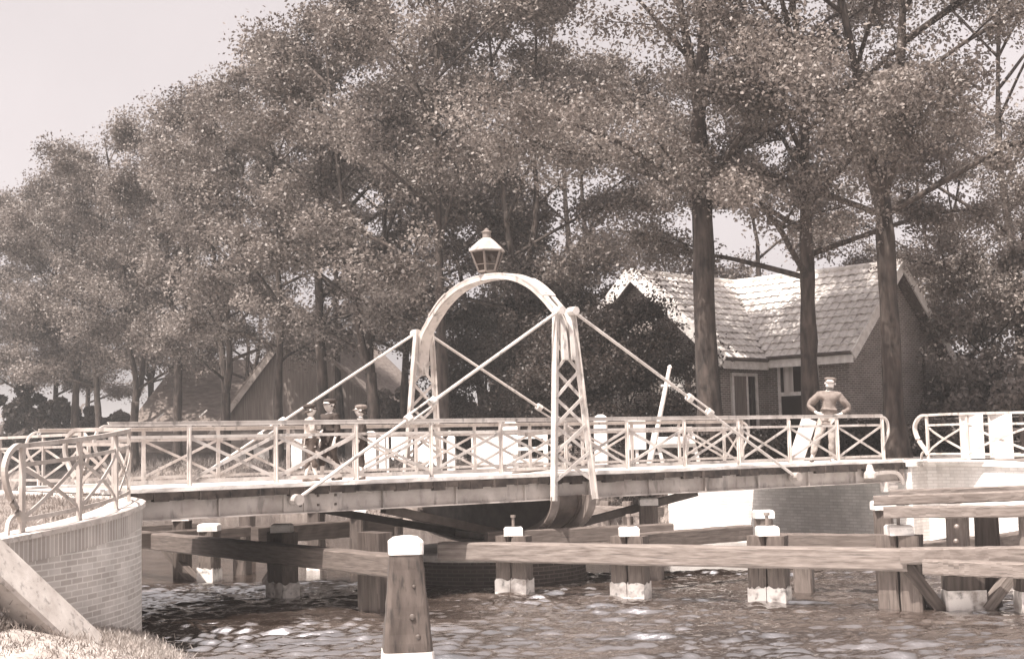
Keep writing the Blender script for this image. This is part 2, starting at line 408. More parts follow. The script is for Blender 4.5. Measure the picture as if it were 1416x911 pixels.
# ================================================================== ABUTMENTS
ab = thing('brick_abutment', 'curved brick abutment with pale coping at the near left end of the bridge', 'abutment', (-5.6, 17, WATER))
def wall_strip(mb, path, z0, thick, zoff=0):
    n = len(path); L = 0
    for i in range(n-1):
        a, b = path[i], path[i+1]
        mb.add([(a.x,a.y,z0),(b.x,b.y,z0),(b.x,b.y,b.z+zoff),(a.x,a.y,a.z+zoff)], [(0,1,2,3)])
def wall_uv(o, path):
    me = o.data; l = me.uv_layers.new(name='UVMap'); acc = [0]
    for i in range(len(path)-1): acc.append(acc[-1]+(V((path[i+1].x,path[i+1].y,0))-V((path[i].x,path[i].y,0))).length)
    for fi, p in enumerate(me.polygons):
        us_ = {}
        for li in p.loop_indices:
            vi = me.loops[li].vertex_index; k = vi % 4; i = vi//4
            l.data[li].uv = (acc[i] if k in (0,3) else acc[i+1], me.vertices[vi].co.z)
WP_ABUT = WPS + [B(END_L-.02, 2, -.02), B(END_L-.02, 4.4, -.02), B(END_L-.02, 14, -.02), B(END_L-.02, 60, -.02)]
mb = MB(); wall_strip(mb, WP_ABUT, WATER-.4, .4, -.3)
wo = mb.build('wall', M['brick_pale'], ab); wall_uv(wo, WP_ABUT)
# soldier course under the coping, set 8 mm proud
def offset_path(path, d):
    out = []
    for i, p in enumerate(path):
        t = (path[min(i+1,len(path)-1)]-path[max(i-1,0)]); t.z = 0; t.normalize()
        out.append(V((p.x+t.y*d, p.y-t.x*d, p.z)))
    return out
M['brick_soldier'] = brick_mat('brick_soldier', .36, .5, .62, .075, .27)
mb = MB()
op = offset_path(WP_ABUT, .012)
for i in range(len(op)-1):
    a, b = op[i], op[i+1]
    mb.add([(a.x,a.y,a.z-.3),(b.x,b.y,b.z-.3),(b.x,b.y,b.z-.052),(a.x,a.y,a.z-.052)], [(0,1,2,3)])
wo = mb.build('soldier_course', M['brick_soldier'], ab)
acc = [0]
for i in range(len(op)-1): acc.append(acc[-1]+(op[i+1]-op[i]).length)
l = wo.data.uv_layers.new(name='UVMap')
for p in wo.data.polygons:
    for li in p.loop_indices:
        vi = wo.data.loops[li].vertex_index; k = vi % 4; i = vi//4
        l.data[li].uv = (acc[i] if k in (0,3) else acc[i+1], 0.01 if k < 2 else .26)
mb = MB()
po, pi_ = offset_path(WP_ABUT, .05), offset_path(WP_ABUT, -.42)
mb.loft([[V((a.x,a.y,a.z-.055)), V((b.x,b.y,b.z-.055)), b.copy(), a.copy()] for a, b in zip(po, pi_)])
mb.build('coping', M['stone'], ab)
# sloping stone edge in the near left corner
mb = MB()
a, b = at(-45, 752, 13.2), at(120, 905, 14.1)
mb.rough_beam(a, b, .46, .3, 10, .0, V((.25,-.7,1)))
tag(mb.build('stone_edging', M['stone'], None, loc=(-4.9, 14.4, -1.5)), 'pale sloping stone edging running down the near bank to the water', 'edging')
# right abutment: face across the canal edge + wing wall flaring towards us
rb = thing('white_abutment', 'sunlit white masonry abutment under the right end of the bridge', 'abutment', tuple(B(END_R, 3, WATER)))
RW = [B(END_R, 7.5, 0), B(END_R, 4.4, 0), B(END_R, 2, 0), B(END_R, -.25, 0)]
RWING = cat([B(END_R, -.25, 0), V((8.95, 29.4, .02)), V((9.75, 27.6, -.02)), V((10.9, 25.2, -.06)), V((12.6, 21.8, -.1)), V((15, 17, -.15))], 4)
RPATH = [B(END_R+6, 7.5, 0)] + RW[:-1] + RWING
mb = MB()
for i in range(len(RPATH)-1):
    a, b = RPATH[i], RPATH[i+1]
    z = -.55 if (RPATH[i]-B(END_R,2,0)).dot(U3) < .4 and 0 < i < 4 else -.1
    z = -.1
    mb.add([(a.x,a.y,WATER-.4),(b.x,b.y,WATER-.4),(b.x,b.y,b.z+z),(a.x,a.y,a.z+z)], [(0,1,2,3)])
wo = mb.build('wall', M['brick_white'], rb)
l = wo.data.uv_layers.new(name='UVMap'); acc = [0]
for i in range(len(RPATH)-1): acc.append(acc[-1]+(RPATH[i+1]-RPATH[i]).length)
for p in wo.data.polygons:
    for li in p.loop_indices:
        vi = wo.data.loops[li].vertex_index; k = vi % 4; i = vi//4
        l.data[li].uv = (acc[i] if k in (0,3) else acc[i+1], wo.data.vertices[vi].co.z)
mb = MB()
po, pi_ = offset_path(RPATH, .06), offset_path(RPATH, -.45)
sgn = 1
mb.loft([[V((a.x,a.y,a.z-.1)), V((b.x,b.y,b.z-.1)), b.copy(), a.copy()] for a, b in zip(po, pi_)])
mb.build('coping', M['plaster'], rb)
mb = MB(); c = B(END_R-.012, 6.05, -.42)       # a small iron wall anchor
mb.beam(c-T3*.11, c+T3*.11, .03, .03); mb.beam(c-Z3*.11, c+Z3*.11, .03, .03, T3)
mb.build('wall_anchor', M['dark_iron'], rb)
# ================================================================== THE SWING BRIDGE
br = thing('swing_bridge', 'white iron swing bridge with arched portal and stay rods over the canal', 'bridge', tuple(B(6.83, 2, -1.1)))
DL = 4.15
mb = MB()      # deck of cross planks with ragged ends
u = END_L
while u < END_R-.12:
    w = .235
    e0 = random.uniform(.10,.17); e1 = random.uniform(.10,.17); th = random.uniform(.1,.15)
    mb.box(B(u+w/2, (DL+e1-e0)/2, -.012-th/2), U3*(w/2-.006), T3*((DL+e0+e1)/2), Z3*(th/2)); u += w
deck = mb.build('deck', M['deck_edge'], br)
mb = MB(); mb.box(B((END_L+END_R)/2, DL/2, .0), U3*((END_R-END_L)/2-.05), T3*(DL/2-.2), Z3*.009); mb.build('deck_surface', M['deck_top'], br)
for nm, v in (('kerb', -.03), ('kerb', DL+.03)):
    mb = MB()
    mb.rough_beam(B(END_L, v, .022), B(END_R-.05, v, .022), .15, .075, 60, .004)
    mb.build('kerb', M['white_paint'], br)
def girder(v, sgn):
    mb = MB()
    c = (END_L+.02+END_R-.1)/2; hl = (END_R-.1-END_L-.02)/2
    mb.box(B(c, v, -.245), U3*hl, T3*.008, Z3*.155)
    mb.box(B(c, v-sgn*.0, -.1), U3*hl, T3*.07, Z3*.008)
    mb.box(B(c, v, -.405), U3*hl, T3*.085, Z3*.01)
    u = END_L+.2
    while u < END_R-.2:
        for z in (-.15, -.36): mb.box(B(u, v-sgn*.012, z), U3*.009, T3*.008, Z3*.009)
        u += .23
    g = mb.build('girder', M['grey_iron'], br)
    u = END_L+.35
    while u < END_R-.3:
        sb = MB(); sb.box(B(u, v-sgn*.035, -.25), U3*.012, T3*.03, Z3*.142); u += 1.38
        sb.build('stiffener', M['grey_iron'], g)
    return g
G1 = girder(-.02, 1); girder(DL+.02, -1)
mb = MB()      # cross beams under the deck
for k in range(13):
    u = END_L+.5+k*1.32
    mb.beam(B(u, .05, -.26), B(u, DL-.05, -.26), .1, .22)
mb.build('cross_beams', M['dark_iron'], br)
def railing(v, posts, u0, u1, curl0, curl1, parent, sgn):
    r = MB()
    r.beam(B(u0, v, .965), B(u1, v, .965), .035, .055); r.beam(B(u0, v-sgn*.02, 1.0), B(u1, v-sgn*.02, 1.0), .085, .012)
    rail = r.build('railing', M['white_iron'], parent)
    q = MB(); q.beam(B(u0, v, .78), B(u1, v, .78), .014, .045); q.build('middle_rail', M['white_iron'], rail)
    q = MB(); q.beam(B(u0, v, .135), B(u1, v, .135), .014, .05); q.build('bottom_rail', M['white_iron'], rail)
    for u in posts:
        q = MB(); q.beam(B(u, v, -.03), B(u, v, .995), .065, .03, T3); q.beam(B(u, v+sgn*.03, .05), B(u, v+sgn*.03, .9), .014, .05, T3)
        q.build('post', M['white_iron'], rail)
    for a, b in zip(posts[:-1], posts[1:]):
        q = MB()
        q.beam(B(a+.03, v-.012, .16), B(b-.03, v-.012, .76), .045, .012, T3); q.beam(B(a+.03, v+.012, .76), B(b-.03, v+.012, .16), .045, .012, T3)
        q.build('cross_brace', M['white_iron'], rail)
    for side, u in ((-1, u0), (1, u1)):
        if (side == -1 and curl0) or (side == 1 and curl1):
            pts = cat([B(u-side*.05, v, .955), B(u+side*.06, v, .945), B(u+side*.15, v, .88), B(u+side*.2, v, .75), B(u+side*.18, v, .6), B(u+side*.1, v, .47), B(u+side*.02, v, .36), B(u, v, .22), B(u, v, 0)], 4)
            q = MB(); q.sweep(pts, T3, .055, .035); q.build('scroll_end', M['white_iron'], rail)
    return rail
RN = railing(0, [1.38*k for k in range(-1+1, 12)], -1.2, 15.18, True, True, br, -1)
RF = railing(DL, [.8+1.38*k for k in range(0, 11)]+[15.18], -1.0, 15.18, True, True, br, 1)
# ---- portal: two lattice legs, arch above, curved ring below
U0 = 6.83
portal = thing('x', None, None); bpy.data.objects.remove(portal)
def leg(v0, v1, sgn, name='leg'):
    q = MB()
    def P(su, t, dv=0):     # su -1/+1 flange, t 0 bottom, 1 top
        w = .43+(.16-.43)*t; z = -.42+(2.9+.42)*t
        return B(U0+su*w, v0+(v1-v0)*t+dv, z)
    for su in (-1, 1):
        q.beam(P(su,0), P(su,1), .1, .03, T3)          # outer plate
        q.beam(P(su,0)+U3*su*.04, P(su,1)+U3*su*.04, .02, .12, T3)
    lg = q.build('leg', M['white_iron'], br)
    n = 5
    for k in range(n):
        t0, t1 = .1+.72*(k/n), .1+.72*((k+1)/n)
        for s in (-1, 1):
            l_ = MB(); l_.beam(P(s, t0, -.02*s*sgn), P(-s, t1, -.02*s*sgn), .055, .014, T3); l_.build('lattice_bar', M['white_iron'], lg)
    return lg
L1 = leg(-.3, -.14, -1); L2 = leg(4.78, 4.62, 1)
VC, HW = 2.24, 2.42
AH = [(-.275,2.0),(-.265,2.2),(-.245,2.4),(-.19,2.65),(-.07,2.86),(.11,3.02),(.36,3.22),(.78,3.48),(1.4,3.69),(2.24,3.77)]
AH = AH + [(2*VC-v, z) for v, z in reversed(AH[:-1])]
AP = cat([V((v, z, 0)) for v, z in AH], 4)
def arch_line(off):
    out = []
    for i, p in enumerate(AP):
        d = (AP[min(i+1,len(AP)-1)]-AP[max(i-1,0)]).normalized(); out.append(B(U0, p.x+d.y*off, p.y-d.x*off))
    return out
q = MB()
for su in (-1, 1):
    q.sweep([p+U3*su*.08 for p in arch_line(0)], U3, .09, .025)
    q.sweep([p+U3*su*.11 for p in arch_line(.05)], U3, .02, .1)
q.sweep(arch_line(.1), U3, .2, .02)
arch = q.build('arch', M['white_iron'], br)
al = arch_line(-.012)
for i in (26, len(al)-27):
    q = MB(); q.sweep(al[i-3:i+4], U3, .27, .035); q.build('splice_plate', M['white_iron'], arch)
ths = [PI*(i/40) for i in range(41)]
def ring_pt(th, r=1.0): 
    c, s_ = math.cos(th), math.sin(th)
    return B(U0, VC-(HW+.1)*r*math.copysign(abs(c)**.8, c), -.35-(.84*r)*abs(s_)**.85)
q = MB()
for su in (-1, 1):
    q.sweep([ring_pt(t)+U3*su*.40 for t in ths], U3, .17, .03)
    q.sweep([ring_pt(t,.96)+U3*su*.33 for t in ths], U3, .02, .2)
for su in (-1, 1):
    for i in range(3, 38):
        for o in (.46, .35): q.box(ring_pt(ths[i])+U3*su*o-Z3*.018, U3*.012, T3*.012, Z3*.01)
ring = q.build('under_ring', M['plate_iron'], br)
q = MB(); q.sweep([ring_pt(t,.93) for t in ths], U3, .62, .02)
q.build('web_plate', M['dark_iron'], ring)
for su in (-1, 1):
    q = MB(); q.prism([ring_pt(t,.95)+U3*su*.22 for t in ths], U3*.015); q.build('diaphragm', M['dark_iron'], ring)
for v in (.35, DL-.35):          # struts from the ring out to the girders
    for s in (-1, 1):
        q = MB(); q.beam(B(U0+s*.3, VC+(v-VC)*.55, -1.08), B(U0+s*3.4, v, -.43), .12, .14); q.build('strut', M['dark_iron'], br)
# ---- stay rods with turnbuckles
def stay(v_top, v_bot, ut, ub, ft, zt=2.86, zb=-.2, rad=.028):
    a, b = B(ut, v_top, zt), B(ub, v_bot, zb); q = MB()
    d = (b-a).normalized(); side = T3
    n = d.cross(side).normalized()
    p0, p1 = a.lerp(b, ft), a.lerp(b, ft+.085)
    q.tube([a, p0], rad, 10); q.tube([p1, b], rad, 10)
    st = q.build('stay_rod', M['white_iron'], br, smooth=False)
    q = MB()
    for s in (-1, 1): q.tube([p0+n*s*.055, p1+n*s*.055], .02, 8)
    q.tube([p0-d*.07, p0+d*.04], .075, 10); q.tube([p1-d*.04, p1+d*.07], .075, 10)
    q.build('turnbuckle', M['white_iron'], st)
    q = MB(); q.tube([b+T3*.12, b-T3*.1], .085, 12); q.build('pin', M['grey_iron'], st)
    q = MB(); q.tube([a+T3*.1, a-T3*.1], .075, 12); q.build('pin', M['white_iron'], st)
stay(-.2, -.2, U0-.15, 1.62, .52); stay(-.2, -.2, U0+.15, 12.35, .5)
stay(4.7, 4.4, U0-.15, 1.4, .58); stay(4.7, 4.4, U0+.15, 12.3, .5)
q = MB(); q.box(B(1.62+.35, -.045, -.25), U3*.5, T3*.012, Z3*.14); q.build('gusset_plate', M['grey_iron'], G1)
q = MB()
for du in (-.0,.3,.6): 
    for z in (-.16,-.3): q.box(B(1.75+du, -.06, z), U3*.018, T3*.014, Z3*.018)
q.build('gusset_bolt', M['dark_iron'], G1)
# end latch gear at the right end
q = MB(); q.lathe(B(14.55, -.16, -.3), [(.13,0),(.13,.1),(.1,.14),(.07,.24),(.05,.28)], 12)
q.sweep(cat([B(14.6,-.16,-.22),B(15.0,-.18,-.2),B(15.35,-.18,-.22),B(15.5,-.18,-.34),B(15.55,-.18,-.46)],4), T3, .05, .07)
q.build('latch_gear', M['white_iron'], br)
q = MB(); q.tube([B(15.0,-.1,-.5), B(15.4,-.1,-.5)], .07, 8); q.tube([B(15.05,-.1,-.4), B(15.05,-.1,-.6)], .1, 8); q.build('end_roller', M['white_iron'], br)
q = MB(); q.beam(B(15.65,-.06,-.44), B(15.65,-.06,-.02), .06, .12); q.build('end_plate', M['plate_iron'], br)
# hand crank lying through the railing by the portal
q = MB(); q.tube([B(6.1,.5,.05), B(6.7,.35,.12), B(7.25,.3,.5)], .03, 8); q.tube([B(6.1,.5,.02), B(6.0,.42,.02)], .04, 8)
tag(q.build('turning_crank', M['plate_iron'], None, loc=tuple(B(6.5,.4,.0))), 'dark iron turning crank leaning on the deck inside the near portal leg', 'crank')
# ---- lantern on top of the arch
lc = B(U0, VC, 3.79)
ln = thing('lantern', 'six sided street lantern with pale hood on top of the arch', 'lantern', tuple(lc))
def hexring(r, z, rot=.35): return [lc+V((r*math.cos(rot+2*PI*k/6), r*math.sin(rot+2*PI*k/6), z)) for k in range(6)]
q = MB(); q.lathe(lc, [(.09,-.01),(.09,.015),(.15,.02),(.15,.04)], 12); q.build('foot', M['plate_iron'], ln)
q = MB(); r0, r1 = hexring(.17,.04), hexring(.32,.43)
for a, b in zip(r0, r1): q.tube([a, b], .022, 6)
for rr, z in ((.17,.045),(.32,.43)):
    h = hexring(rr, z); 
    for k in range(6): q.tube([h[k], h[(k+1)%6]], .022, 6)
h = hexring(.22,.18)
q.tube([h[3],h[4]], .01, 5); q.tube([h[4],h[5]], .01, 5)
q.build('frame', M['plate_iron'], ln)
for k in range(6):
    q = MB(); a0, a1, b0, b1 = r0[k], r0[(k+1)%6], r1[k], r1[(k+1)%6]
    c = (a0+a1+b0+b1)/4; inn = (lc+Z3*.24-c).normalized()*.012
    q.hexa([a0, a1, b1, b0], [p+inn for p in (a0, a1, b1, b0)]); q.build('pane', M['glass'], ln)
q = MB(); q.loft([hexring(.36,.43), hexring(.365,.45), hexring(.29,.53), hexring(.15,.65), hexring(.09,.69)]); q.build('hood', M['grey_iron'], ln)
q = MB(); q.lathe(lc, [(.08,.68),(.08,.79),(.1,.8),(.1,.815),(.045,.84),(.045,.86),(.015,.88)], 12); q.build('chimney', M['plate_iron'], ln)
# ================================================================== APPROACH RAILINGS
def path_rail(name, label, path, post_ids, H, mat=None, scroll0=None, scroll1=None, wide=.055):
    """path: list of base points; post_ids: indices of the points that carry a post"""
    mat = mat or M['white_iron']
    c = sum(path, V())/len(path); root = thing(name, label, 'railing', tuple(path[len(path)//2]))
    def lift(p, h): return V((p.x, p.y, p.z+h))
    hs = lambda d: V((-d.y, d.x, 0))
    top = [lift(p, H-.02) for p in path]
    d0 = (path[0]-path[1]); d0.z = 0; d0.normalize(); d1 = (path[-1]-path[-2]); d1.z = 0; d1.normalize()
    def sc(p, d, r=.3): return [lift(p+d*a, H*b) for a, b in ((r*.35,.975),(r*.75,.89),(r*.98,.74),(r*.9,.56),(r*.6,.38),(r*.25,.24),(.0,.12))]
    tp = list(top)
    if scroll1: tp = tp + cat([tp[-1]]+sc(path[-1], d1, scroll1), 4)[1:]
    if scroll0: tp = list(reversed(cat([tp[0]]+sc(path[0], d0, scroll0), 4)[1:])) + tp
    q = MB(); q.sweep(tp, (lambda d: (V((-d.y, d.x, 0)) if abs(d.z) < .8 else d0.cross(Z3))), wide, .05); q.build('top_rail', mat, root)
    q = MB(); q.sweep([lift(p, H*.76) for p in path], hs, .014, .045); q.build('middle_rail', mat, root)
    q = MB(); q.sweep([lift(p, H*.14) for p in path], hs, .014, .045); q.build('bottom_rail', mat, root)
    for i in post_ids:
        p = path[i]; d = (path[min(i+1,len(path)-1)]-path[max(i-1,0)]); d.z = 0; d.normalize()
        q = MB(); q.beam(lift(p,-.06), lift(p, H-.03), .06, .045, d.cross(Z3)); q.build('post', mat, root)
    for a, b in zip(post_ids[:-1], post_ids[1:]):
        q = MB(); n = b-a
        seg = path[a:b+1]
        for off, (h0, h1) in ((.014, (.16,.74)), (-.014, (.74,.16))):
            pts = []
            for k, p in enumerate(seg):
                t = k/n; d = seg[min(k+1,n)]-seg[max(k-1,0)]; d.z = 0; d.normalize()
                pts.append(lift(p, H*(h0+(h1-h0)*t))+d.cross(Z3)*off)
            q.sweep(pts, lambda d: d.cross(Z3).cross(d), .045, .012)
        q.build('cross_brace', mat, root)
    if scroll0:
        p = path[0]; q = MB(); q.sweep(cat([lift(p+d0*.02,.2*H), lift(p+d0*.12,.2*H), lift(p+d0*.22,.13*H), lift(p+d0*.25,-.03)],4), d0.cross(Z3), .05, .03); q.build('foot_scroll', mat, root)
    return root
rp = offset_path(WPS, -.16)
i0 = min(range(len(rp)), key=lambda i: abs(rp[i].y-14.85))
rp = rp[i0:]
n = len(rp)-1
ip = [0]
acc = 0
for i in range(1, n+1):
    acc += (rp[i]-rp[i-1]).length
    if acc > .98 and n-i > 2: ip.append(i); acc = 0
ip.append(n)
path_rail('wing_railing', 'curved iron railing with scroll ends on the brick abutment', rp, ip, .94, M['grey_iron'], .3, .3)
lp = cat([at(112, 655, 24.2), at(60, 653, 25.3), at(0, 651, 26.6), at(-60, 649, 28), at(-130, 648, 30)], 4)
for p in lp: p.z = -.02
path_rail('approach_railing', 'straight iron railing on the far side of the left approach, behind the curved one', lp, [0, 4, 8, 12, 16], .96, M['grey_iron'], .3, None)
rw = cat([V((8.98, 30.0, .0)), V((9.35, 29.1, .0)), V((9.92, 27.9, -.02)), V((10.75, 26.3, -.05)), V((11.9, 24.0, -.08))], 4)
path_rail('wing_railing', 'white iron railing with a big scroll end on the white abutment', rw, [0, 5, 10, 13, 16], 1.0, M['white_iron'], .42, None, .09)
for x, lab in ((1345, 'broad white square post behind the right railing, the one nearer its scroll end'), (1385, 'broad white square post behind the right railing, next to the photo edge')):
    p = at(x, 626, 31); p.z = 0
    q = MB(); q.beam(p-Z3*.02, p+Z3*.98, .5, .16, V((.2,1,0))); q.loft([[p+V((a*.27,b*.1,.98)) for a,b in ((-1,-1),(1,-1),(1,1),(-1,1))],[p+V((a*.2,b*.05,1.03)) for a,b in ((-1,-1),(1,-1),(1,1),(-1,1))]])
    tag(q.build('white_post', M['white_paint'], None, loc=tuple(p)), lab, 'post', 'white posts of the road')
# ================================================================== TIMBER GUARD WORKS IN THE WATER
def cap_block(p, w, h, parent):
    q = MB(); hw = w/2
    q.loft([[p+V((a*hw*k,b*hw*k,z)) for a,b in ((-1,-1),(1,-1),(1,1),(-1,1))] for k, z in ((1,0),(1,h*.8),(.86,h))])
    return q.build('cap', M['white_paint'], parent)
def pile(root, p, ztop, w=.3, double=False, band=True, cap=True, mat='timber', dirv=V((1,-.35,0)), bolt=False):
    dirv = dirv.normalized(); q = MB(); p = V((p.x, p.y, 0))
    offs = (-.5, .5) if double else (0,)
    for o in offs:
        c = p + dirv*o*(w+.02)
        q.rough_beam(c+Z3*(WATER-.6), c+Z3*ztop, w*.98, w*.98, 8, .006, V((dirv.y, -dirv.x, 0)))
    pl = q.build('pile', M[mat], root)
    if band:
        q = MB()
        for o in offs:
            c = p + dirv*o*(w+.02)
            nv = V((dirv.y, -dirv.x, 0)); per = []
            for e, f in ((dirv, nv), (nv, -dirv), (-dirv, -nv), (-nv, dirv)):
                for k in range(8): per.append(c + e*(w*.515) + f*(w*.515*(-1+2*k/8)))
            q.loft([[p_+Z3*(WATER-.2) for p_ in per], [p_+Z3*(WATER+.1) for p_ in per], [p_+Z3*(WATER+.24+random.uniform(-.03,.03)) for p_ in per]])
        q.build('paint_band', M['tide_paint'], pl)
    if cap: cap_block(p+Z3*ztop, w*1.12, .14, pl)
    if bolt:
        q = MB(); q.tube([p+Z3*(ztop+.14), p+Z3*(ztop+.32)], .025, 8); q.tube([p+Z3*(ztop+.3), p+Z3*(ztop+.34)], .045, 8); q.build('pin', M['plate_iron'], pl)
    return pl
def gbeam(root, p0, p1, w=.3, h=.3, mat='timber', nm='beam'):
    q = MB(); q.rough_beam(p0, p1, w, h, 22, .005); return q.build(nm, M[mat], root)
def zz(p, z): return V((p[0], p[1], z))
A0, A1 = V((-1.62, 19.66, -1.13)), V((-8.6, 28.95, -1.13)); Ad = (A1-A0).normalized(); An = V((-Ad.y, Ad.x, 0))
g = thing('guard_beam', 'long brown timber guard beam on piles running away under the left half of the bridge', 'guard beam', (A0.x, A0.y, WATER))
gbeam(g, A0, A1, .28, .32)
def onA(x):
    mm = (x-708)/F
    best = min(range(400), key=lambda i: abs((A0+(A1-A0)*(i/400)).x/(A0+(A1-A0)*(i/400)).y - mm*1.003))
    return A0+(A1-A0)*(best/400)
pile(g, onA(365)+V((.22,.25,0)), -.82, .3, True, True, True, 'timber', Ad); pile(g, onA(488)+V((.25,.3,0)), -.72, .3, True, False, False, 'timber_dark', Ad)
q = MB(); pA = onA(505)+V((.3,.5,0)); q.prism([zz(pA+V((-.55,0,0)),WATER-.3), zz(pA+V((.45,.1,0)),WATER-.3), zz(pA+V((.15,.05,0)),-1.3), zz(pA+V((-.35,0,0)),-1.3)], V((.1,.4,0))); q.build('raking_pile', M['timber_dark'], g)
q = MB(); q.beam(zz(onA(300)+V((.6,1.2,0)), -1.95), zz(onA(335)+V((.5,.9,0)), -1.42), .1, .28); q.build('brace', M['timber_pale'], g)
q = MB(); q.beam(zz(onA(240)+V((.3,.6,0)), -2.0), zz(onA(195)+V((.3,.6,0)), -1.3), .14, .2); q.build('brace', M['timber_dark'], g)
pile(g, onA(252)+V((.3,.8,0)), -.95, .34, False, True, True)
B0, B1 = V((-1.35, 23.4, -1.2)), V((5.5, 19.52, -1.19)); Bd = (B1-B0).normalized()
g = thing('guard_beam', 'long weathered timber guard beam on white banded piles in front of the bridge', 'guard beam', (2, 21.5, WATER))
gbeam(g, B0+Bd*.1, B1, .3, .31, 'timber_pale'); q = MB()
def onB(x):
    mm = (x-708)/F; t = min((i/400 for i in range(401)), key=lambda t: abs((B0+(B1-B0)*t).x/(B0+(B1-B0)*t).y - mm*1.003)); return B0+(B1-B0)*t
back = V((.14, .28, 0))
for x, zt, bolt in ((692, -.95, True), (852, -.93, True), (1043, -.9, True)):
    pile(g, onB(x)+back*.9, zt, .28, True, True, True, 'timber', Bd, bolt)
pile(g, onB(1226)+back*.5, -.86, .3, True, False, True, 'timber', Bd, True)
def small_fender(label, p0, p1, piles, mat='timber', w=.22, h=.26, wh=.3):
    gg = thing('guard_beam', label, 'guard beam', (p0.x, p0.y, WATER)); gbeam(gg, p0, p1, w, h, mat)
    for p, zt, cap in piles: pile(gg, p, zt, wh, False, cap == 2, cap >= 1, mat)
    return gg
p0, p1 = at(672, 750, 23.45), at(928, 733, 24.6); p0.z = p1.z = -1.03
small_fender('short brown timber beam rising right from the black hull of the pivot, behind the long front beam', p0, p1, [(p1+V((-.3,.2,0)), -.98, 0), (at(897, 715, 25.6), -.62, 1)])
p0, p1 = at(862, 752, 22.5), at(1035, 735, 24.2); p0.z = p1.z = -1.07
small_fender('middle brown timber beam between two white caps, behind the long front beam', p0, p1, [(at(1056, 720, 24.6), -.85, 2)])
p0, p1 = at(1062, 745, 22.4), at(1228, 748, 21.5); p0.z = p1.z = -1.1
small_fender('level brown timber beam below the shaded white abutment', p0, p1, [(at(1222, 720, 22.0), -.62, 1), (at(1110, 760, 22.3), -1.2, 0)])
p0, p1 = at(352, 738, 26.7), at(552, 724, 29.3); p0.z = p1.z = -1.07
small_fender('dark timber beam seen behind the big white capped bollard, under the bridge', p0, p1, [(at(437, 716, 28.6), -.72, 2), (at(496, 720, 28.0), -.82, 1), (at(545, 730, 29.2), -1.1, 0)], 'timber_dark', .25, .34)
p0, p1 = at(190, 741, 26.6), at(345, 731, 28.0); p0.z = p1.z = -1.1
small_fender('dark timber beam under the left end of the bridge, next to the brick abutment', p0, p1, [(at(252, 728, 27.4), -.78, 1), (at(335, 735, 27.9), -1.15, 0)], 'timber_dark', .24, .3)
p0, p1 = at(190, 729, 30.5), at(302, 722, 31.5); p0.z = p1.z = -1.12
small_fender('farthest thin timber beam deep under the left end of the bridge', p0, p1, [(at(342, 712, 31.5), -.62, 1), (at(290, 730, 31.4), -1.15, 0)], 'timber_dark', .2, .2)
p0, p1 = at(818, 712, 37.5), at(912, 710, 35.5); p0.z = p1.z = -1.25
small_fender('pale timber walkway beam at the far bank, left of the white abutment', p0, p1, [(at(838, 715, 37.2), -1.0, 0), (at(868, 715, 36.6), -1.0, 0), (at(900, 715, 35.9), -1.0, 0)], 'timber_pale', .3, .25, .25)
# right hand fender: two storeys of rails
g = thing('landing_fender', 'pale two storey timber fender with diagonal braces at the white abutment', 'fender', (7, 19.6, WATER))
for i, (xa, ya, xb, yb, d0, d1, h) in enumerate(((1208, 692, 1440, 684, 19.9, 19.3, .14), (1222, 708, 1440, 706, 19.6, 19.0, .16), (1230, 683, 1440, 676, 20.6, 20.0, .12), (1246, 768, 1440, 766, 19.4, 18.7, .22), (1278, 783, 1440, 789, 19.1, 18.4, .2), (1252, 760, 1345, 748, 20.2, 21.0, .16))):
    a, b = at(xa, ya, d0), at(xb, yb, d1); gbeam(g, a, b, .24, h, 'timber_pale', 'rail')
for x, d, w in ((1330, 19.25, .32), (1432, 18.9, .3)):
    pp = at(x, 760, d)+V((.05,.3,0)); pile(g, pp, -.52, w, False, False, False, 'timber_pale')
    q = MB(); q.beam(zz(pp, WATER-.3)+V((.02,-.06,0)), zz(pp, -1.42)+V((.02,-.06,0)), .52, .3, V((0,1,0))); k = q.build('pile_shoe', M['timber_dark'], g)
    q = MB(); q.beam(zz(pp, WATER-.2)+V((.02,-.07,0)), zz(pp, -1.62)+V((.02,-.07,0)), .54, .32, V((0,1,0))); q.build('paint_band', M['tide_paint'], k)
pp = at(1365, 740, 19.9); pile(g, pp, -.55, .34, False, False, False, 'timber_dark')
q = MB(); q.beam(at(1246, 775, 19.6), at(1305, 850, 19.6), .16, .3, V((0,1,0))); q.build('brace', M['timber_dark'], g)
q = MB(); q.beam(at(1410, 780, 19.4), at(1362, 842, 19.4), .14, .24, V((0,1,0))); q.build('brace', M['timber_pale'], g)
a, b = at(1340, 757, 20.3), at(1440, 742, 21.5); gbeam(g, a, b, .24, .26, 'timber', 'rail')
q = MB()
for x, y in ((1323, 728), (1322, 748), (1336, 768), (1338, 783)): q.ball(at(x, y, 19.02 if y > 760 else 19.22), .04, n=8, m=5)
q.build('bolt', M['plate_iron'], g)
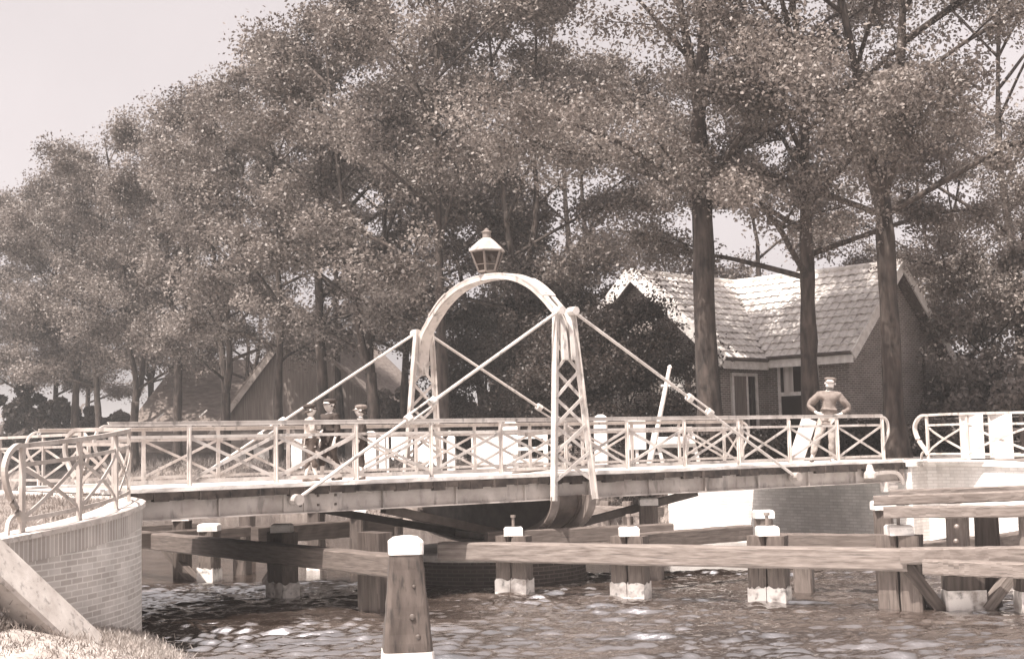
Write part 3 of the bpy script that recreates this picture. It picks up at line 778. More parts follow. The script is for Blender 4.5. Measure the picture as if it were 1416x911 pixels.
# ---- the big bollard
bc = at(562, 820, 15.7); bc.z = 0
bo = thing('mooring_post', 'big tapered timber mooring post with a white domed cap, nearest in the water', 'post', (bc.x, bc.y, WATER))
def sq(c, w, z, n=6, r=.16):
    pts = []
    for k, (sx, sy) in enumerate(((1,1),(-1,1),(-1,-1),(1,-1))):
        for i in range(n//2):
            a = k*PI/2 + (i+.5)/(n//2)*PI/2
            pts.append(V((c.x+w*(.5-r)*sx+w*r*math.cos(a), c.y+w*(.5-r)*sy+w*r*math.sin(a), z)))
    return pts
rot = Matrix.Rotation(.12, 3, 'Z')
def rr(ps): return [V((bc.x,bc.y,0))+rot@(p-V((bc.x,bc.y,0))) for p in ps]
jit = lambda ps, j: [p+V((random.uniform(-j,j), random.uniform(-j,j), 0)) for p in ps]
q = MB(); q.loft([jit(rr(sq(bc, .37+.22*((-.62-z)/1.3), z)), .006) for z in [(-.62-(i/16)*1.6) for i in range(17)]])
shaft = q.build('shaft', M['post_wood'], bo)
q = MB(); q.loft([rr(sq(bc, w, z)) for w, z in ((.385,-.655),(.395,-.65),(.40,-.52),(.385,-.505),(.28,-.465),(.1,-.45))]); q.build('cap', M['white_paint'], bo)
q = MB(); q.loft([rr(sq(bc, .39+.22*((-.62-z)/1.3), z)) for z in (-1.72,-1.8,-1.95,-2.2)]); q.build('paint_band', M['tide_paint'], shaft)
q = MB(); kp = bc+V((.08,-.25,-1.33)); q.ball(kp, .035, .02, .035); q.ball(bc+V((.14,-.245,-1.55)), .03, .02, .03); q.ball(bc+V((.1,-.2,-1.0)), .02, .02, .02); q.build('bolt', M['dark_iron'], shaft)
# ---- pivot pier
pc = B(U0, VC, 0)
pr = thing('pivot_pier', 'round brick pier in the shade below the portal of the bridge', 'pier', (pc.x, pc.y, WATER))
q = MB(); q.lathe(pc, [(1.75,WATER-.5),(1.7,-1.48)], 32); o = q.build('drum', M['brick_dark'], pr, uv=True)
q = MB(); q.lathe(pc, [(1.8,-1.478),(1.8,-1.36),(1.72,-1.33)], 32); q.build('coping', M['stone'], pr)
q = MB(); q.lathe(pc, [(.7,-1.328),(.7,-1.25),(.45,-1.23),(.45,-1.16)], 24); q.build('bearing', M['dark_iron'], pr)
# ================================================================== HOUSE
E1, E2 = V((.7071,-.7071,0)), V((.7071,.7071,0)); G0 = V((6.28, 41.6, 0))
def H(a, b, z=0.0): return G0+E1*a+E2*b+Z3*z
hs_ = thing('brick_house', 'brick bridge keeper house with tiled roofs and white bargeboards behind the trees', 'house', tuple(H(0,4,-.2)))
RZ, EZ = 5.9, 3.3
def wall_block(mb, poly_base, z0, ztops):
    pass
q = MB(); t = .0
def wq(a0,b0,a1,b1,z1,z0=-.3): q.add([H(a0,b0,z0),H(a1,b1,z0),H(a1,b1,z1),H(a0,b0,z1)], [(0,1,2,3)])
MAIN_A, MAIN_B = -6.1, 10.0
WB0, WB1, WA = 2.35, 7.7, 3.0
WR = 5.05          # wing ridge b
wq(0,0,0,WB0,EZ+.1); wq(0,WB0,WA,WB0,EZ+.1); wq(WA,WB1,0,WB1,EZ+.1); wq(0,WB1,0,MAIN_B,EZ+.1); wq(MAIN_A,MAIN_B,MAIN_A,0,EZ+.1)
# gables
q.add([H(WA,WB0,-.3),H(WA,WB1,-.3),H(WA,WB1,EZ+.05),H(WA,WR,RZ-.22),H(WA,WB0,EZ+.05)], [(0,1,2,3,4)])
for b in (0, MAIN_B): q.add([H(MAIN_A,b,-.3),H(0,b,-.3),H(0,b,EZ),H(MAIN_A/2,b,RZ-.2),H(MAIN_A,b,EZ)], [(0,1,2,3,4)])
hw = q.build('wall', M['brick'], hs_, uv=True)
K1 = (RZ-EZ)/(3.05)           # main slope per metre
def zmain(a): return RZ-abs(a+3.05)*K1
KW = (RZ-EZ)/(WR-WB0+.1)
def zwing(b): return RZ-abs(b-WR)*KW
OV = .42
q = MB(); sl = MB()
def tiles(ridge_fn, n_along, n_down, w, l, ok, down, along, org):
    nrm = along.cross(down).normalized()
    if nrm.z < 0: nrm = -nrm
    for i in range(n_along):
        for j in range(n_down):
            c = org + along*(i+.5)*w + down*(j+.5)*l
            if not ok(c): continue
            ra = random.uniform(-.012,.012); rl = random.uniform(-.01,.01)
            rings = []
            for k in range(6):
                s = -1+2*k/5; x = s*w*.52
                h = .045*math.cos(s*1.5)+.012
                rings.append((x, h))
            top = [c+along*x-down*(l*.52)+nrm*(h-.004+ra) for x, h in rings]; bot = [c+along*x+down*(l*.54+rl)+nrm*(h+.042+ra) for x, h in rings]
            lip = [c+along*x+down*(l*.54+rl)+nrm*(h+.004+ra) for x, h in rings]
            vs = top+bot+lip
            q.add(vs, [(k, k+1, 6+k+1, 6+k) for k in range(5)]+[(6+k, 6+k+1, 12+k+1, 12+k) for k in range(5)])
def rel(c): d = c-G0; return d.dot(E1), d.dot(E2), c.z
lm = math.sqrt((3.05+OV)**2*(1+K1*K1)); nd = 13
for s in (1, -1):
    down = (E1*s - Z3*K1).normalized()
    def okm(c, s=s):
        a, b, z = rel(c)
        return s < 0 or not (WB0-OV < b < WB1+.7) or zmain(a) > zwing(b)-.02
    tiles(None, 38, nd, (MAIN_B+2*OV)/38, lm/nd, okm, down, E2, H(-3.05,-OV,RZ+.03))
lw = math.sqrt((WR-WB0+OV)**2*(1+KW*KW))
for s, ext in ((-1, 0), (1, .35)):
    down = (E2*s - Z3*KW).normalized(); L_ = lw+ext; n_ = 12+ (1 if ext else 0)
    def okw(c):
        a, b, z = rel(c)
        return a > -3.0 and zwing(b) > zmain(a)-.02
    tiles(None, 22, n_, (WA+OV+3.05)/22, L_/n_, okw, down, E1, H(-3.05,WR,RZ+.03))
q.tube([H(-3.05,-OV,RZ+.07), H(-3.05,MAIN_B+OV,RZ+.07)], .11, 8); q.tube([H(-3.0,WR,RZ+.07), H(WA+OV,WR,RZ+.07)], .11, 8)
rf = q.build('roof', M['tile'], hs_)
q = MB()
def slab(p): n = (p[1]-p[0]).cross(p[3]-p[0]).normalized(); n = n if n.z > 0 else -n; q.hexa([x-n*.06 for x in p], [x-n*.012 for x in p])
za = zmain(OV)
slab([H(-3.05,-OV+.03,RZ), H(-3.05,MAIN_B+OV-.03,RZ), H(OV-.03,MAIN_B+OV-.03,za), H(OV-.03,-OV+.03,za)])
slab([H(-3.05,-OV+.03,RZ), H(-3.05,MAIN_B+OV-.03,RZ), H(MAIN_A-OV,MAIN_B+OV-.03,za), H(MAIN_A-OV,-OV+.03,za)])
slab([H(-2.8,WR,RZ-.005), H(WA+OV-.03,WR,RZ-.005), H(WA+OV-.03,WB0-OV+.02,zwing(WB0-OV)), H(.1,WB0-OV+.02,zwing(WB0-OV))])
slab([H(-2.8,WR,RZ-.005), H(WA+OV-.03,WR,RZ-.005), H(WA+OV-.03,WB1+.7,zwing(WB1+.7)), H(.1,WB1+.7,zwing(WB1+.7))])
q.build('underlay', M['boards_dark'], rf)
q = MB()       # white bargeboards and fascias
def board(p0, p1, w=.3, th=.05, up=Z3): q.beam(p0, p1, th, w, up)
ba = WA+OV+.03
def bb_(): 
    global q
    q.build('bargeboard', M['white_paint'], hs_); q = MB()
board(H(ba,WR+.05,RZ-.02), H(ba,WB0-OV-.05,zwing(WB0-OV)-.05), .3); bb_(); board(H(ba,WR-.05,RZ-.02), H(ba,WB1+.75,zwing(WB1+.75)-.03), .26); bb_()
bb = -OV-.03
board(H(-3.0,bb,RZ-.02), H(OV+.05,bb,zmain(OV)-.05), .42); bb_(); board(H(-3.1,bb,RZ-.02), H(MAIN_A-OV,bb,zmain(OV)-.05), .42)
q.build('bargeboard', M['white_paint'], hs_)
q = MB(); ze = zwing(WB0-OV)-.13; zm_ = zmain(OV)-.13
board(H(OV-.02,-OV,zm_), H(OV-.02,WB0-OV,zm_), .26); q.build('fascia', M['white_paint'], hs_); q = MB(); board(H(OV-.0,WB0-OV-.02,ze), H(WA+OV,WB0-OV-.02,ze), .26); q.build('fascia', M['white_paint'], hs_); q = MB(); board(H(OV,WB1+.72,ze+.0), H(OV,MAIN_B+OV,ze), .26)
q.build('fascia', M['white_paint'], hs_)
q = MB(); q.tube([H(OV+.05,-OV,zm_+.17), H(OV+.05,WB0-OV-.1,zm_+.17)], .06, 8); q.tube([H(OV-.0,WB0-OV-.09,ze+.17), H(WA+OV,WB0-OV-.09,ze+.17)], .06, 8)
q.tube([H(WA+.05,WB1-.9,.0), H(WA+.05,WB1-.9,3.4)], .05, 8)
q.build('gutter', M['dark_iron'], hs_)
def opening(fr, a, b, axis, nrm, w, z0, z1, kind):
    """axis: along the wall, nrm: outwards"""
    c = H(a, b)
    def P(s, z, o): return c+axis*s+Z3*z+nrm*o
    def bx(mb, s0, s1, za, zb, o0, o1): mb.box((P(s0,za,o0)+P(s1,zb,o1))/2, axis*((s1-s0)/2), nrm*((o1-o0)/2), Z3*((zb-za)/2))
    if kind == 'window':
        f = MB(); bx(f,-w/2,-w/2+.09,z0,z1,.0,.07); bx(f,w/2-.09,w/2,z0,z1,.0,.07); bx(f,-w/2+.09,w/2-.09,z1-.09,z1,.0,.07); zt = z0+(z1-z0)*.56
        bx(f,-w/2+.09,w/2-.09,zt-.06,zt+.06,.0,.065); bx(f,-w/2-.06,w/2+.06,z0-.07,z0,.0,.12); wd = f.build('window', M['white_paint'], hs_)
        g_ = MB(); bx(g_,-w/2+.09,w/2-.09,z0,zt-.06,.0,.03); bx(g_,-w/2+.09,w/2-.09,zt+.06,z1-.09,.0,.03); g_.build('pane', M['glass'], wd)
        cu = MB()
        for s0, s1 in ((-.36,-.12),(.1,.3)): bx(cu,w*s0,w*s1,zt+.06,z1-.09,.03,.036)
        cu.build('curtain', M['curtain'], wd)
    elif kind == 'shuttered':
        f = MB(); bx(f,-w/2,w/2,z0,z1,.0,.05); wd = f.build('window', M['white_paint'], hs_)
        g_ = MB(); bx(g_,-w/2+.06,w/2-.06,z0+.06,z0+.5,.05,.06); g_.build('pane', M['curtain'], wd)
        for s in (-1, 1):
            s_ = MB(); bx(s_, s*(w/2+.12)-.1, s*(w/2+.12)+.1, z0-.02, z1+.02, .0, .05); s_.build('shutter', M['dark_iron'], wd)
        s_ = MB(); bx(s_, -w/2, w/2, z0+.6, z0+.72, .05, .062); s_.build('bar', M['dark_iron'], wd)
    else:
        f = MB(); bx(f,-w/2,-w/2+.1,z0,z1,.0,.08); bx(f,w/2-.1,w/2,z0,z1,.0,.08); bx(f,-w/2+.1,w/2-.1,z1-.1,z1,.0,.08); bx(f,.1,.17,z0,z1-.1,.0,.07); d_ = f.build('door', M['white_paint'], hs_)
        g_ = MB(); bx(g_,-w/2+.1,.1,z0,z1-.1,.0,.04); g_.build('door_leaf', M['boards_dark'], d_)
        g_ = MB(); bx(g_,.17,w/2-.1,z0,z1-.1,.0,.03); g_.build('side_light', M['glass'], d_)
opening(None, 0, 1.15, E2, E1, 1.35, .0, 2.6, 'door')
opening(None, 1.22, WB0, E1, -E2, 1.45, .75, 2.85, 'window')
opening(None, -1.65, 0, E1, -E2, .62, 1.0, 2.6, 'shuttered')
opening(None, -4.4, 0, E1, -E2, .8, .5, 2.2, 'window')
# barns beyond the dyke
def barn1():
    r = thing('old_barn', 'big dark roofed old barn behind the trees, on the left', 'barn', tuple(zz(at(240, 640, 84), -1.2)))
    eL, eR, rR, rL = at(150, 621, 80), at(352, 619, 80), at(345, 497, 86), at(247, 497, 86)
    bL, bR = V((eL.x+1.5, eL.y+12, eL.z)), V((eR.x+1.5, eR.y+12, eR.z))
    q = MB(); th = V((0,0,.25))
    for f in ([eL,eR,rR,rL],[bL,bR,rR,rL]): q.hexa([p-th for p in f], f)
    q.build('roof', M['thatch'], r)
    q = MB(); z0 = -1.3
    for a, b in ((eL+V((.4,.3,0)),eR+V((-.2,.3,0))),(eL+V((.4,.3,0)),bL+V((.4,-.3,0))),(eR+V((-.2,.3,0)),bR+V((-.2,-.3,0)))):
        q.add([zz(a,z0),zz(b,z0),zz(b,a.z-.1),zz(a,a.z-.1)], [(0,1,2,3)])
    q.add([eL+V((.4,.3,-.1)), bL+V((.4,-.3,-.1)), rL+V((.2,0,-.3))], [(0,1,2)]); q.add([eR+V((-.2,.3,-.1)), bR+V((-.2,-.3,-.1)), rR+V((-.1,0,-.3))], [(0,1,2)])
    q.build('wall', M['pale_wall'], r)
    q = MB(); q.box(at(226, 640, 80.1), (.35,0,0), (0,.05,0), (0,0,.45)); q.build('hatch', M['dark_iron'], r); q = MB(); q.box(at(280, 652, 80.1), (.4,0,0), (0,.05,0), (0,0,.3)); q.build('hatch', M['dark_iron'], r)
    q = MB()
    for x, y in ((222, 578), (281, 574)):
        a = at(x, y, 81.5); q.beam(a+V((-.2,-.2,-.1)), a+V((.25,-.1,.3)), .35, .08)
    q.build('skylight', M['white_paint'], r)
barn1()
def barn2():
    d = 72; r = thing('boarded_barn', 'barn with a tall dark boarded gable and pale left verge, right of the old barn', 'barn', tuple(zz(at(410, 640, d), -1.2)))
    ap, l, rr_ = at(409, 450, d), at(298, 598, d), at(552, 578, d); l.z = rr_.z = min(l.z, rr_.z)
    dp = V((2.5, 12, 0)); z0 = -1.3
    q = MB(); q.add([l+dp, rr_+dp, ap+dp], [(0,1,2)]); q.build('gable', M['boards_dark'], r); q = MB(); q.add([l, rr_, ap], [(0,1,2)])
    q.build('gable', M['boards_dark'], r)
    q = MB()
    for a, b in ((l, rr_), (rr_, rr_+dp), (l, l+dp)): q.add([zz(a, z0), zz(b, z0), b, a], [(0,1,2,3)])
    q.build('wall', M['pale_wall'], r)
    q = MB(); o = V((-.1,-.5,.1)); e = (l-ap).normalized()*.6; f = (rr_-ap).normalized()*.6
    for s in ((ap+o, l+e+o, l+e+dp, ap+dp), (ap+o, rr_+f+o, rr_+f+dp, ap+dp)): q.hexa([p for p in s], [p+Z3*.22 for p in s])
    q.build('roof', M['thatch'], r)
    q = MB(); q.beam(ap+V((0,-.55,.05)), l+e+V((0,-.55,.05)), .06, .28); q.build('verge', M['pale_wall'], r)
    for x in (343, 375, 392):
        q = MB(); c = at(x, 633, d-.05); q.box(c, (.62,0,0), (0,.05,0), (0,0,.55)); w = q.build('window', M['white_paint'], r)
        q = MB(); q.box(c+V((.1,-.06,0)), (.2,0,0), (0,.02,0), (0,0,.45)); q.build('pane', M['glass'], w)
barn2()
# ================================================================== SMALL THINGS ALONG THE FAR BANK
def on_ground(x, d, z=0.0):
    p = at(x, 600, d); return V((p.x, p.y, z))
def white_post(x, d, h, w, label, name='white_post', cat_='post', grp='white posts along the far bank', lean=0.0, z0=-.1):
    p = on_ground(x, d, z0); q = MB()
    q.beam(p, p+V((lean,0,h)), w, w*.8, V((.2,1,0))); t = p+V((lean,0,h))
    q.loft([[t+V((a*w*.5,b*w*.4,-.002)) for a,b in ((-1,-1),(1,-1),(1,1),(-1,1))],[t+V((a*w*.2,b*w*.15,.07)) for a,b in ((-1,-1),(1,-1),(1,1),(-1,1))]])
    return tag(q.build(name, M['white_paint'], None, loc=tuple(p)), label, cat_, grp)
white_post(412, 52, 1.05, .42, 'thick white post on the far bank, just left of the boy in the light jacket')
white_post(513, 45, 1.15, .42, 'white post on the far bank, just right of the boy in the lighter cap')
white_post(529, 43.5, 1.05, .2, 'thin white post on the far bank, left of the far portal leg')
white_post(624, 38, .9, .22, 'thin white post on the far bank below the crossing stay rods')
white_post(706, 36, 1.2, .45, 'tall white gate post on the far bank, left of the near portal leg')
white_post(831, 32.5, 1.25, .3, 'white post on the road just right of the near portal leg')
# white brick gate wall
p = on_ground(673, 37.5, -.12); q = MB(); q.box(p+Z3*.5, (.42,0,0), (0,.12,0), (0,0,.5))
gw = thing('gate_wall', 'short white brick wall behind the bridge, left of the near portal leg', 'wall', tuple(p))
q.build('wall', M['brick_white'], gw, uv=True); q = MB(); q.box(p+Z3*1.04, (.46,0,0), (0,.16,0), (0,0,.037)); q.build('coping', M['plaster'], gw)
# gate with a sloping wing
p = on_ground(727, 35.5, -.1); g = thing('field_gate', 'low white gate with a sloping wing behind the bridge, left of the near portal leg', 'gate', tuple(p))
q = MB(); q.prism([p+V((-.9,0,0)), p+V((-.35,0,0)), p+V((-.35,0,.95)), p+V((-.55,0,1.0)), p+V((-.9,0,.1))], V((0,.06,0))); q.build('wing', M['white_paint'], g)
q = MB()
for z in (.25, .55, .85): q.beam(p+V((-.35,.03,z)), p+V((.5,.03,z)), .04, .09)
q.beam(p+V((.5,.03,0)), p+V((.5,.03,1.0)), .12, .1, V((0,1,0))); q.build('bars', M['white_paint'], g)
# linen hung up on a line
line_a, line_b = on_ground(536, 40, 0), on_ground(622, 38, 0)
lg = thing('washing_line', 'thin washing line on two poles behind the far portal leg', 'washing line', tuple(line_a))
q = MB(); q.tube([line_a-Z3*.2, line_a+Z3*1.0], .04, 8); q.build('pole', M['white_paint'], lg)
q = MB(); q.tube([line_b-Z3*.2, line_b+Z3*1.0], .04, 8); q.build('pole', M['white_paint'], lg)
q = MB(); q.tube(cat([line_a+Z3*.96, line_a.lerp(line_b,.5)+Z3*.88, line_b+Z3*.96], 6), .008, 5); q.build('line', M['plate_iron'], lg)
def sheet(t0, t1, drop, label, seed):
    rg = random.Random(seed); q = MB(); rows = []
    N = 18; nv = 8
    for j in range(nv+1):
        row = []
        for i in range(N+1):
            t = t0+(t1-t0)*i/N; pp = line_a.lerp(line_b, t); zt = .96-.32*t*(1-t)
            dr = drop*(1+.14*math.sin(i*.9+seed)+.08*math.sin(i*2.3))
            row.append(pp+V((.02*math.sin(i*1.7), -.02+.06*math.sin(i*1.1+seed)*j/nv, zt-dr*j/nv)))
        rows.append(row)
    q.loft(rows, cap=False, closed=False)
    q.loft([[p+V((0,.012,0)) for p in r] for r in rows], cap=False, closed=False)
    tag(q.build('linen_sheet', M['linen'], None, loc=tuple(rows[0][0])), label, 'sheet', 'linen on the washing line')
sheet(.06, .42, .62, 'white linen sheet on the washing line left of the far portal leg', 1); sheet(.47, .9, .8, 'larger white linen sheet on the washing line behind the far portal leg', 2)
# leaning lever pole + its trestle, notice board
a, b = at(899, 657, 31.5), at(926, 508, 31.5); a.z = max(a.z, -.02)
q = MB(); q.tube([a, a.lerp(b,.5), b], [.06,.055,.045], 10); q.tube([b, b+(b-a).normalized()*.06], [.06,.02], 10)
q.beam(b-(b-a).normalized()*.42+V((-.12,0,0)), b-(b-a).normalized()*.42+V((.12,0,0)), .05, .05)
tag(q.build('barrier_pole', M['white_paint'], None, loc=tuple(a)), 'white wooden barrier pole leaning upwards behind the right half of the bridge', 'pole')
p = on_ground(880, 33, -.05); nb = thing('notice_board', 'small blank white notice board on a post behind the bridge railing', 'notice board', tuple(p))
q = MB(); q.beam(p, p+Z3*.45, .07, .07, V((0,1,0))); q.build('post', M['white_paint'], nb)
q = MB(); q.box(p+V((0,-.05,.78)), (.22,0,0), (0,.02,0), (0,0,.36)); q.build('board', M['white_paint'], nb)
p = on_ground(930, 32.2, -.02); tr = thing('winch_trestle', 'white painted winch trestle beside the foot of the leaning barrier pole', 'winch', tuple(p))
q = MB()
for s in (-.42, .42):
    q.beam(p+V((s-.18,0,0)), p+V((s,0,.85)), .08, .08, V((0,1,0))); q.beam(p+V((s+.18,0,0)), p+V((s,0,.85)), .08, .08, V((0,1,0))); q.beam(p+V((s-.12,0,.3)), p+V((s+.12,0,.3)), .06, .06)
q.beam(p+V((-.45,0,.85)), p+V((.45,0,.85)), .1, .1); q.build('frame', M['white_paint'], tr)
q = MB(); q.tube([p+V((-.5,0,.55)), p+V((.5,0,.55))], .13, 12); q.build('drum', M['white_paint'], tr)
q = MB(); q.tube([p+V((.5,0,.55)), p+V((.58,0,.55)), p+V((.58,-.05,.85)), p+V((.7,-.05,.87))], .02, 6); q.build('handle', M['plate_iron'], tr)
p = on_ground(1118, 30.5, .02); q = MB()
q.beam(p+V((-.32,0,.0)), p+V((.06,.1,.95)), .34, .04, V((.3,-1,.2)))
tag(q.build('leaning_board', M['white_paint'], None, loc=tuple(p)), 'white board leaning at the railing beside the man with hands on hips', 'board')
# a wire fence behind the right railing
fn = thing('wire_fence', 'thin wire fence with wooden posts behind the right railing', 'fence', tuple(on_ground(1340, 36)))
fa, fb = on_ground(1290, 37.5, -.02), on_ground(1480, 35.5, -.02)
for t in (0, .33, .66, 1):
    c = fa.lerp(fb, t); q = MB(); q.tube([c-Z3*.1, c+Z3*1.1], .05, 6); q.build('post', M['timber'], fn)
for z in (.35, .68, 1.0):
    q = MB(); q.tube([fa+Z3*z, fb+Z3*z], .012, 5); q.build('wire', M['grey_iron'], fn)
# ================================================================== PEOPLE
def skin_mesh(name, joints, edges, sub=2):
    names = list(joints); idx = {n_: i for i, n_ in enumerate(names)}
    me = bpy.data.meshes.new(name+'_cage'); me.from_pydata([joints[n_][0] for n_ in names], [(idx[a], idx[b]) for a, b in edges], [])
    o = bpy.data.objects.new(name+'_cage', me); COL.objects.link(o)
    o.modifiers.new('skin', 'SKIN').use_smooth_shade = True
    sv = me.skin_vertices[0].data
    for i, n_ in enumerate(names):
        r = joints[n_][1]; sv[i].radius = (r, r) if not isinstance(r, tuple) else r; sv[i].use_root = (i == 0)
    o.modifiers.new('sub', 'SUBSURF').levels = sub
    dg = bpy.context.evaluated_depsgraph_get(); dg.update()
    nm = bpy.data.meshes.new_from_object(o.evaluated_get(dg))
    bpy.data.objects.remove(o); bpy.data.meshes.remove(me)
    return nm
def person(label, loc, height, heading, pose, top, legs, cap_mat, child=False, grp=None, cap_kind='flat', lean=0.0):
    s = height/1.75; root = thing('person', label, 'person', tuple(loc), grp)
    Rm = Matrix.Rotation(heading, 3, 'Z')
    hsz = 1.16 if child else 1.0; hz = 1.55
    def tf(p): return Rm@(V(p)*s)
    J = {'pelvis':((0,0,.95),.125),'waist':((0,0,1.1),.115),'chest':((0,-.005,1.29),.14),'collar':((0,0,1.43),.085),'neck':((0,-.005,1.5),.054),
         'jaw':((0,-.024,hz+.02*hsz),.085*hsz),'face':((0,-.012,hz+.1*hsz),.112*hsz),'crown':((0,.008,hz+.2*hsz),.1*hsz),'nose':((0,-.13*hsz,hz+.085*hsz),.018*hsz)}
    Ed = [('pelvis','waist'),('waist','chest'),('chest','collar'),('collar','neck'),('neck','jaw'),('jaw','face'),('face','crown'),('face','nose')]
    hands = {}
    for k, sx in (('r',-1),('l',1)):
        sh = V((sx*.185,0,1.4)); el = V(pose['elbow_'+k]); wr = V(pose['wrist_'+k]); hd = V(pose['hand_'+k])
        J['sh'+k] = (sh,.068); J['el'+k] = (el,.046); J['wr'+k] = (wr,.031); J['hd'+k] = (hd,.034)
        hip = V((sx*.09,0,.9)); J['hip'+k] = (hip,.1); J['kn'+k] = (V(pose.get('knee_'+k,(sx*.1,-.02,.5))),.06); J['an'+k] = (V(pose.get('ankle_'+k,(sx*.11,.02,.09))),.043)
        an = J['an'+k][0]; J['toe'+k] = (an+V((sx*.02,-.17,-.05)),.034)
        Ed += [('collar','sh'+k),('sh'+k,'el'+k),('el'+k,'wr'+k),('wr'+k,'hd'+k),('pelvis','hip'+k),('hip'+k,'kn'+k),('kn'+k,'an'+k),('an'+k,'toe'+k)]
        d = (hd-wr).normalized(); sd = d.cross(V((0,1,.2))).normalized(); nn = d.cross(sd)
        for f in range(4):
            o = sd*(f-1.5)*.019; L = (.065,.075,.07,.055)[f]
            a = hd+d*.035+o; b = a+d*L*.55-nn*.006; c = b+d*L*.45-nn*.022
            J[f'f{k}{f}a'] = (a,.0095); J[f'f{k}{f}b'] = (b,.0088); J[f'f{k}{f}c'] = (c,.0075)
            Ed += [('hd'+k,f'f{k}{f}a'),(f'f{k}{f}a',f'f{k}{f}b'),(f'f{k}{f}b',f'f{k}{f}c')]
        a = hd-d*.005+sd*.04; b = a+sd*.02+d*.035
        J[f't{k}a'] = (a,.011); J[f't{k}b'] = (b,.009); Ed += [('hd'+k,f't{k}a'),(f't{k}a',f't{k}b')]
    def scaled(names, grow):
        out = {}
        for n_ in names:
            p, r = J[n_]; out[n_] = (tf(p), (r+grow)*s)
        return out
    body = skin_mesh('body', scaled(J, 0), Ed)
    bm = bmesh.new(); bm.from_mesh(body)
    for sx in (-1, 1):         # eyes and ears grow out of the same mesh
        for (px, py, pz), rad, mi in (((sx*.034*hsz,-.088*hsz,hz+.115*hsz),.013*hsz,1), ((sx*.092*hsz,.005,hz+.09*hsz),.026*hsz,0)):
            r_ = bmesh.ops.create_icosphere(bm, subdivisions=2, radius=rad*s)
            for v in r_['verts']: v.co = v.co + tf((px,py,pz))
            if mi:
                for f in {f for v in r_['verts'] for f in v.link_faces}: f.material_index = 1
    r_ = bmesh.ops.create_icosphere(bm, subdivisions=2, radius=.02*s*hsz)      # mouth
    for v in r_['verts']: v.co = tf((0,-.083*hsz,hz+.04*hsz)) + Rm@V((v.co.x*1.1, v.co.y*.5, v.co.z*.25))
    for f in {f for v in r_['verts'] for f in v.link_faces}: f.material_index = 1
    bm.to_mesh(body); bm.free(); body.materials.clear(); body.materials.append(M['skin']); body.materials.append(M['eye'])
    def child_obj(nm, me, mat):
        me.materials.clear(); me.materials.append(mat)
        from mathutils import noise as mn
        for v in me.vertices:      # folds in the cloth
            p = V(v.co)*11/s; v.co += v.normal*(mn.noise(V((p.x, p.y, p.z*.8)))*.022+mn.noise(p*2.3)*.01)*s
        o = bpy.data.objects.new(nm, me); COL.objects.link(o); o.parent = root
        for p in me.polygons: p.use_smooth = True
        return o
    ob = bpy.data.objects.new('body', body); COL.objects.link(ob); ob.parent = root
    tops = ['pelvis','waist','chest','collar']+[a+k for k in 'rl' for a in ('sh','el')]
    jk = scaled(tops, .026); 
    for k in 'rl': p0, p1 = V(J['el'+k][0]), V(J['wr'+k][0]); jk['cf'+k] = (tf(p0.lerp(p1,.9)), .045*s)
    jk['hem'] = (tf((0,0,.86)), .155*s); jk['neckline'] = (tf((0,0,1.49)), .07*s)
    child_obj('jacket', skin_mesh('jacket', jk, [('pelvis','waist'),('waist','chest'),('chest','collar'),('pelvis','hem'),('collar','neckline')]+[e for k in 'rl' for e in (('collar','sh'+k),('sh'+k,'el'+k),('el'+k,'cf'+k))]), top)
    tj = scaled(['pelvis']+[a+k for k in 'rl' for a in ('hip','kn')], .024)
    for k in 'rl': tj['tw'+k] = (tf(V(J['an'+k][0])+V((0,0,.05 if not child else .22))), .068*s)
    child_obj('trousers', skin_mesh('trousers', tj, [e for k in 'rl' for e in (('pelvis','hip'+k),('hip'+k,'kn'+k),('kn'+k,'tw'+k))]), legs)
    base = V(root.location)
    root.rotation_euler = (0, lean, 0)
    for k in 'rl':
        an = V(J['an'+k][0]); q = MB()
        q.loft([[base+tf(an+V((w*math.cos(a), y, z+h*math.sin(a)))) for a in [2*PI*i/10 for i in range(10)]] for y,w,z,h in ((.07,.03,-.05,.03),(.04,.045,-.03,.055),(-.05,.048,-.04,.048),(-.14,.05,-.055,.034),(-.2,.035,-.06,.026),(-.215,.01,-.062,.01))])
        q.build('shoe', M['shoe'] if top is not M['cloth_light'] else M['cloth_mid'], root)
    hc = base+tf((0,.006,hz+.078*hsz)); q = MB(); q.ball(hc, .099*hsz*s, .104*hsz*s, .1*hsz*s, 14, 9)
    q.v = [tuple(V(p)) for p in q.v if True]; q.build('hair', M['hair'], root, smooth=True) if False else None
    hp = MB(); rings = []
    for i in range(6):
        a = PI/2*(i/5); rings.append([hc+Rm@V((.101*hsz*s*math.cos(a)*math.cos(t_), .106*hsz*s*math.cos(a)*math.sin(t_)+.012*hsz*s, (.1*math.sin(a)-.02-.05*max(0,math.sin(t_))*math.cos(a))*hsz*s)) for t_ in [2*PI*j/14 for j in range(14)]])
    hp.loft(rings); hp.build('hair', M['hair'], root, smooth=True)
    cp = MB(); rings = []
    prof = ((.104,.045),(.112,.06),(.125,.085),(.118,.115),(.07,.135),(.01,.14)) if cap_kind == 'flat' else ((.103,.04),(.104,.085),(.124,.1),(.125,.12),(.09,.135),(.01,.138)) if cap_kind == 'peak' else ((.104,.03),(.107,.07),(.1,.11),(.07,.14),(.01,.152))
    for r, z in prof: rings.append([hc+Rm@V((r*hsz*s*math.cos(t_), r*1.05*hsz*s*math.sin(t_)+.004, z*hsz*s)) for t_ in [2*PI*j/16 for j in range(16)]])
    cp.loft(rings)
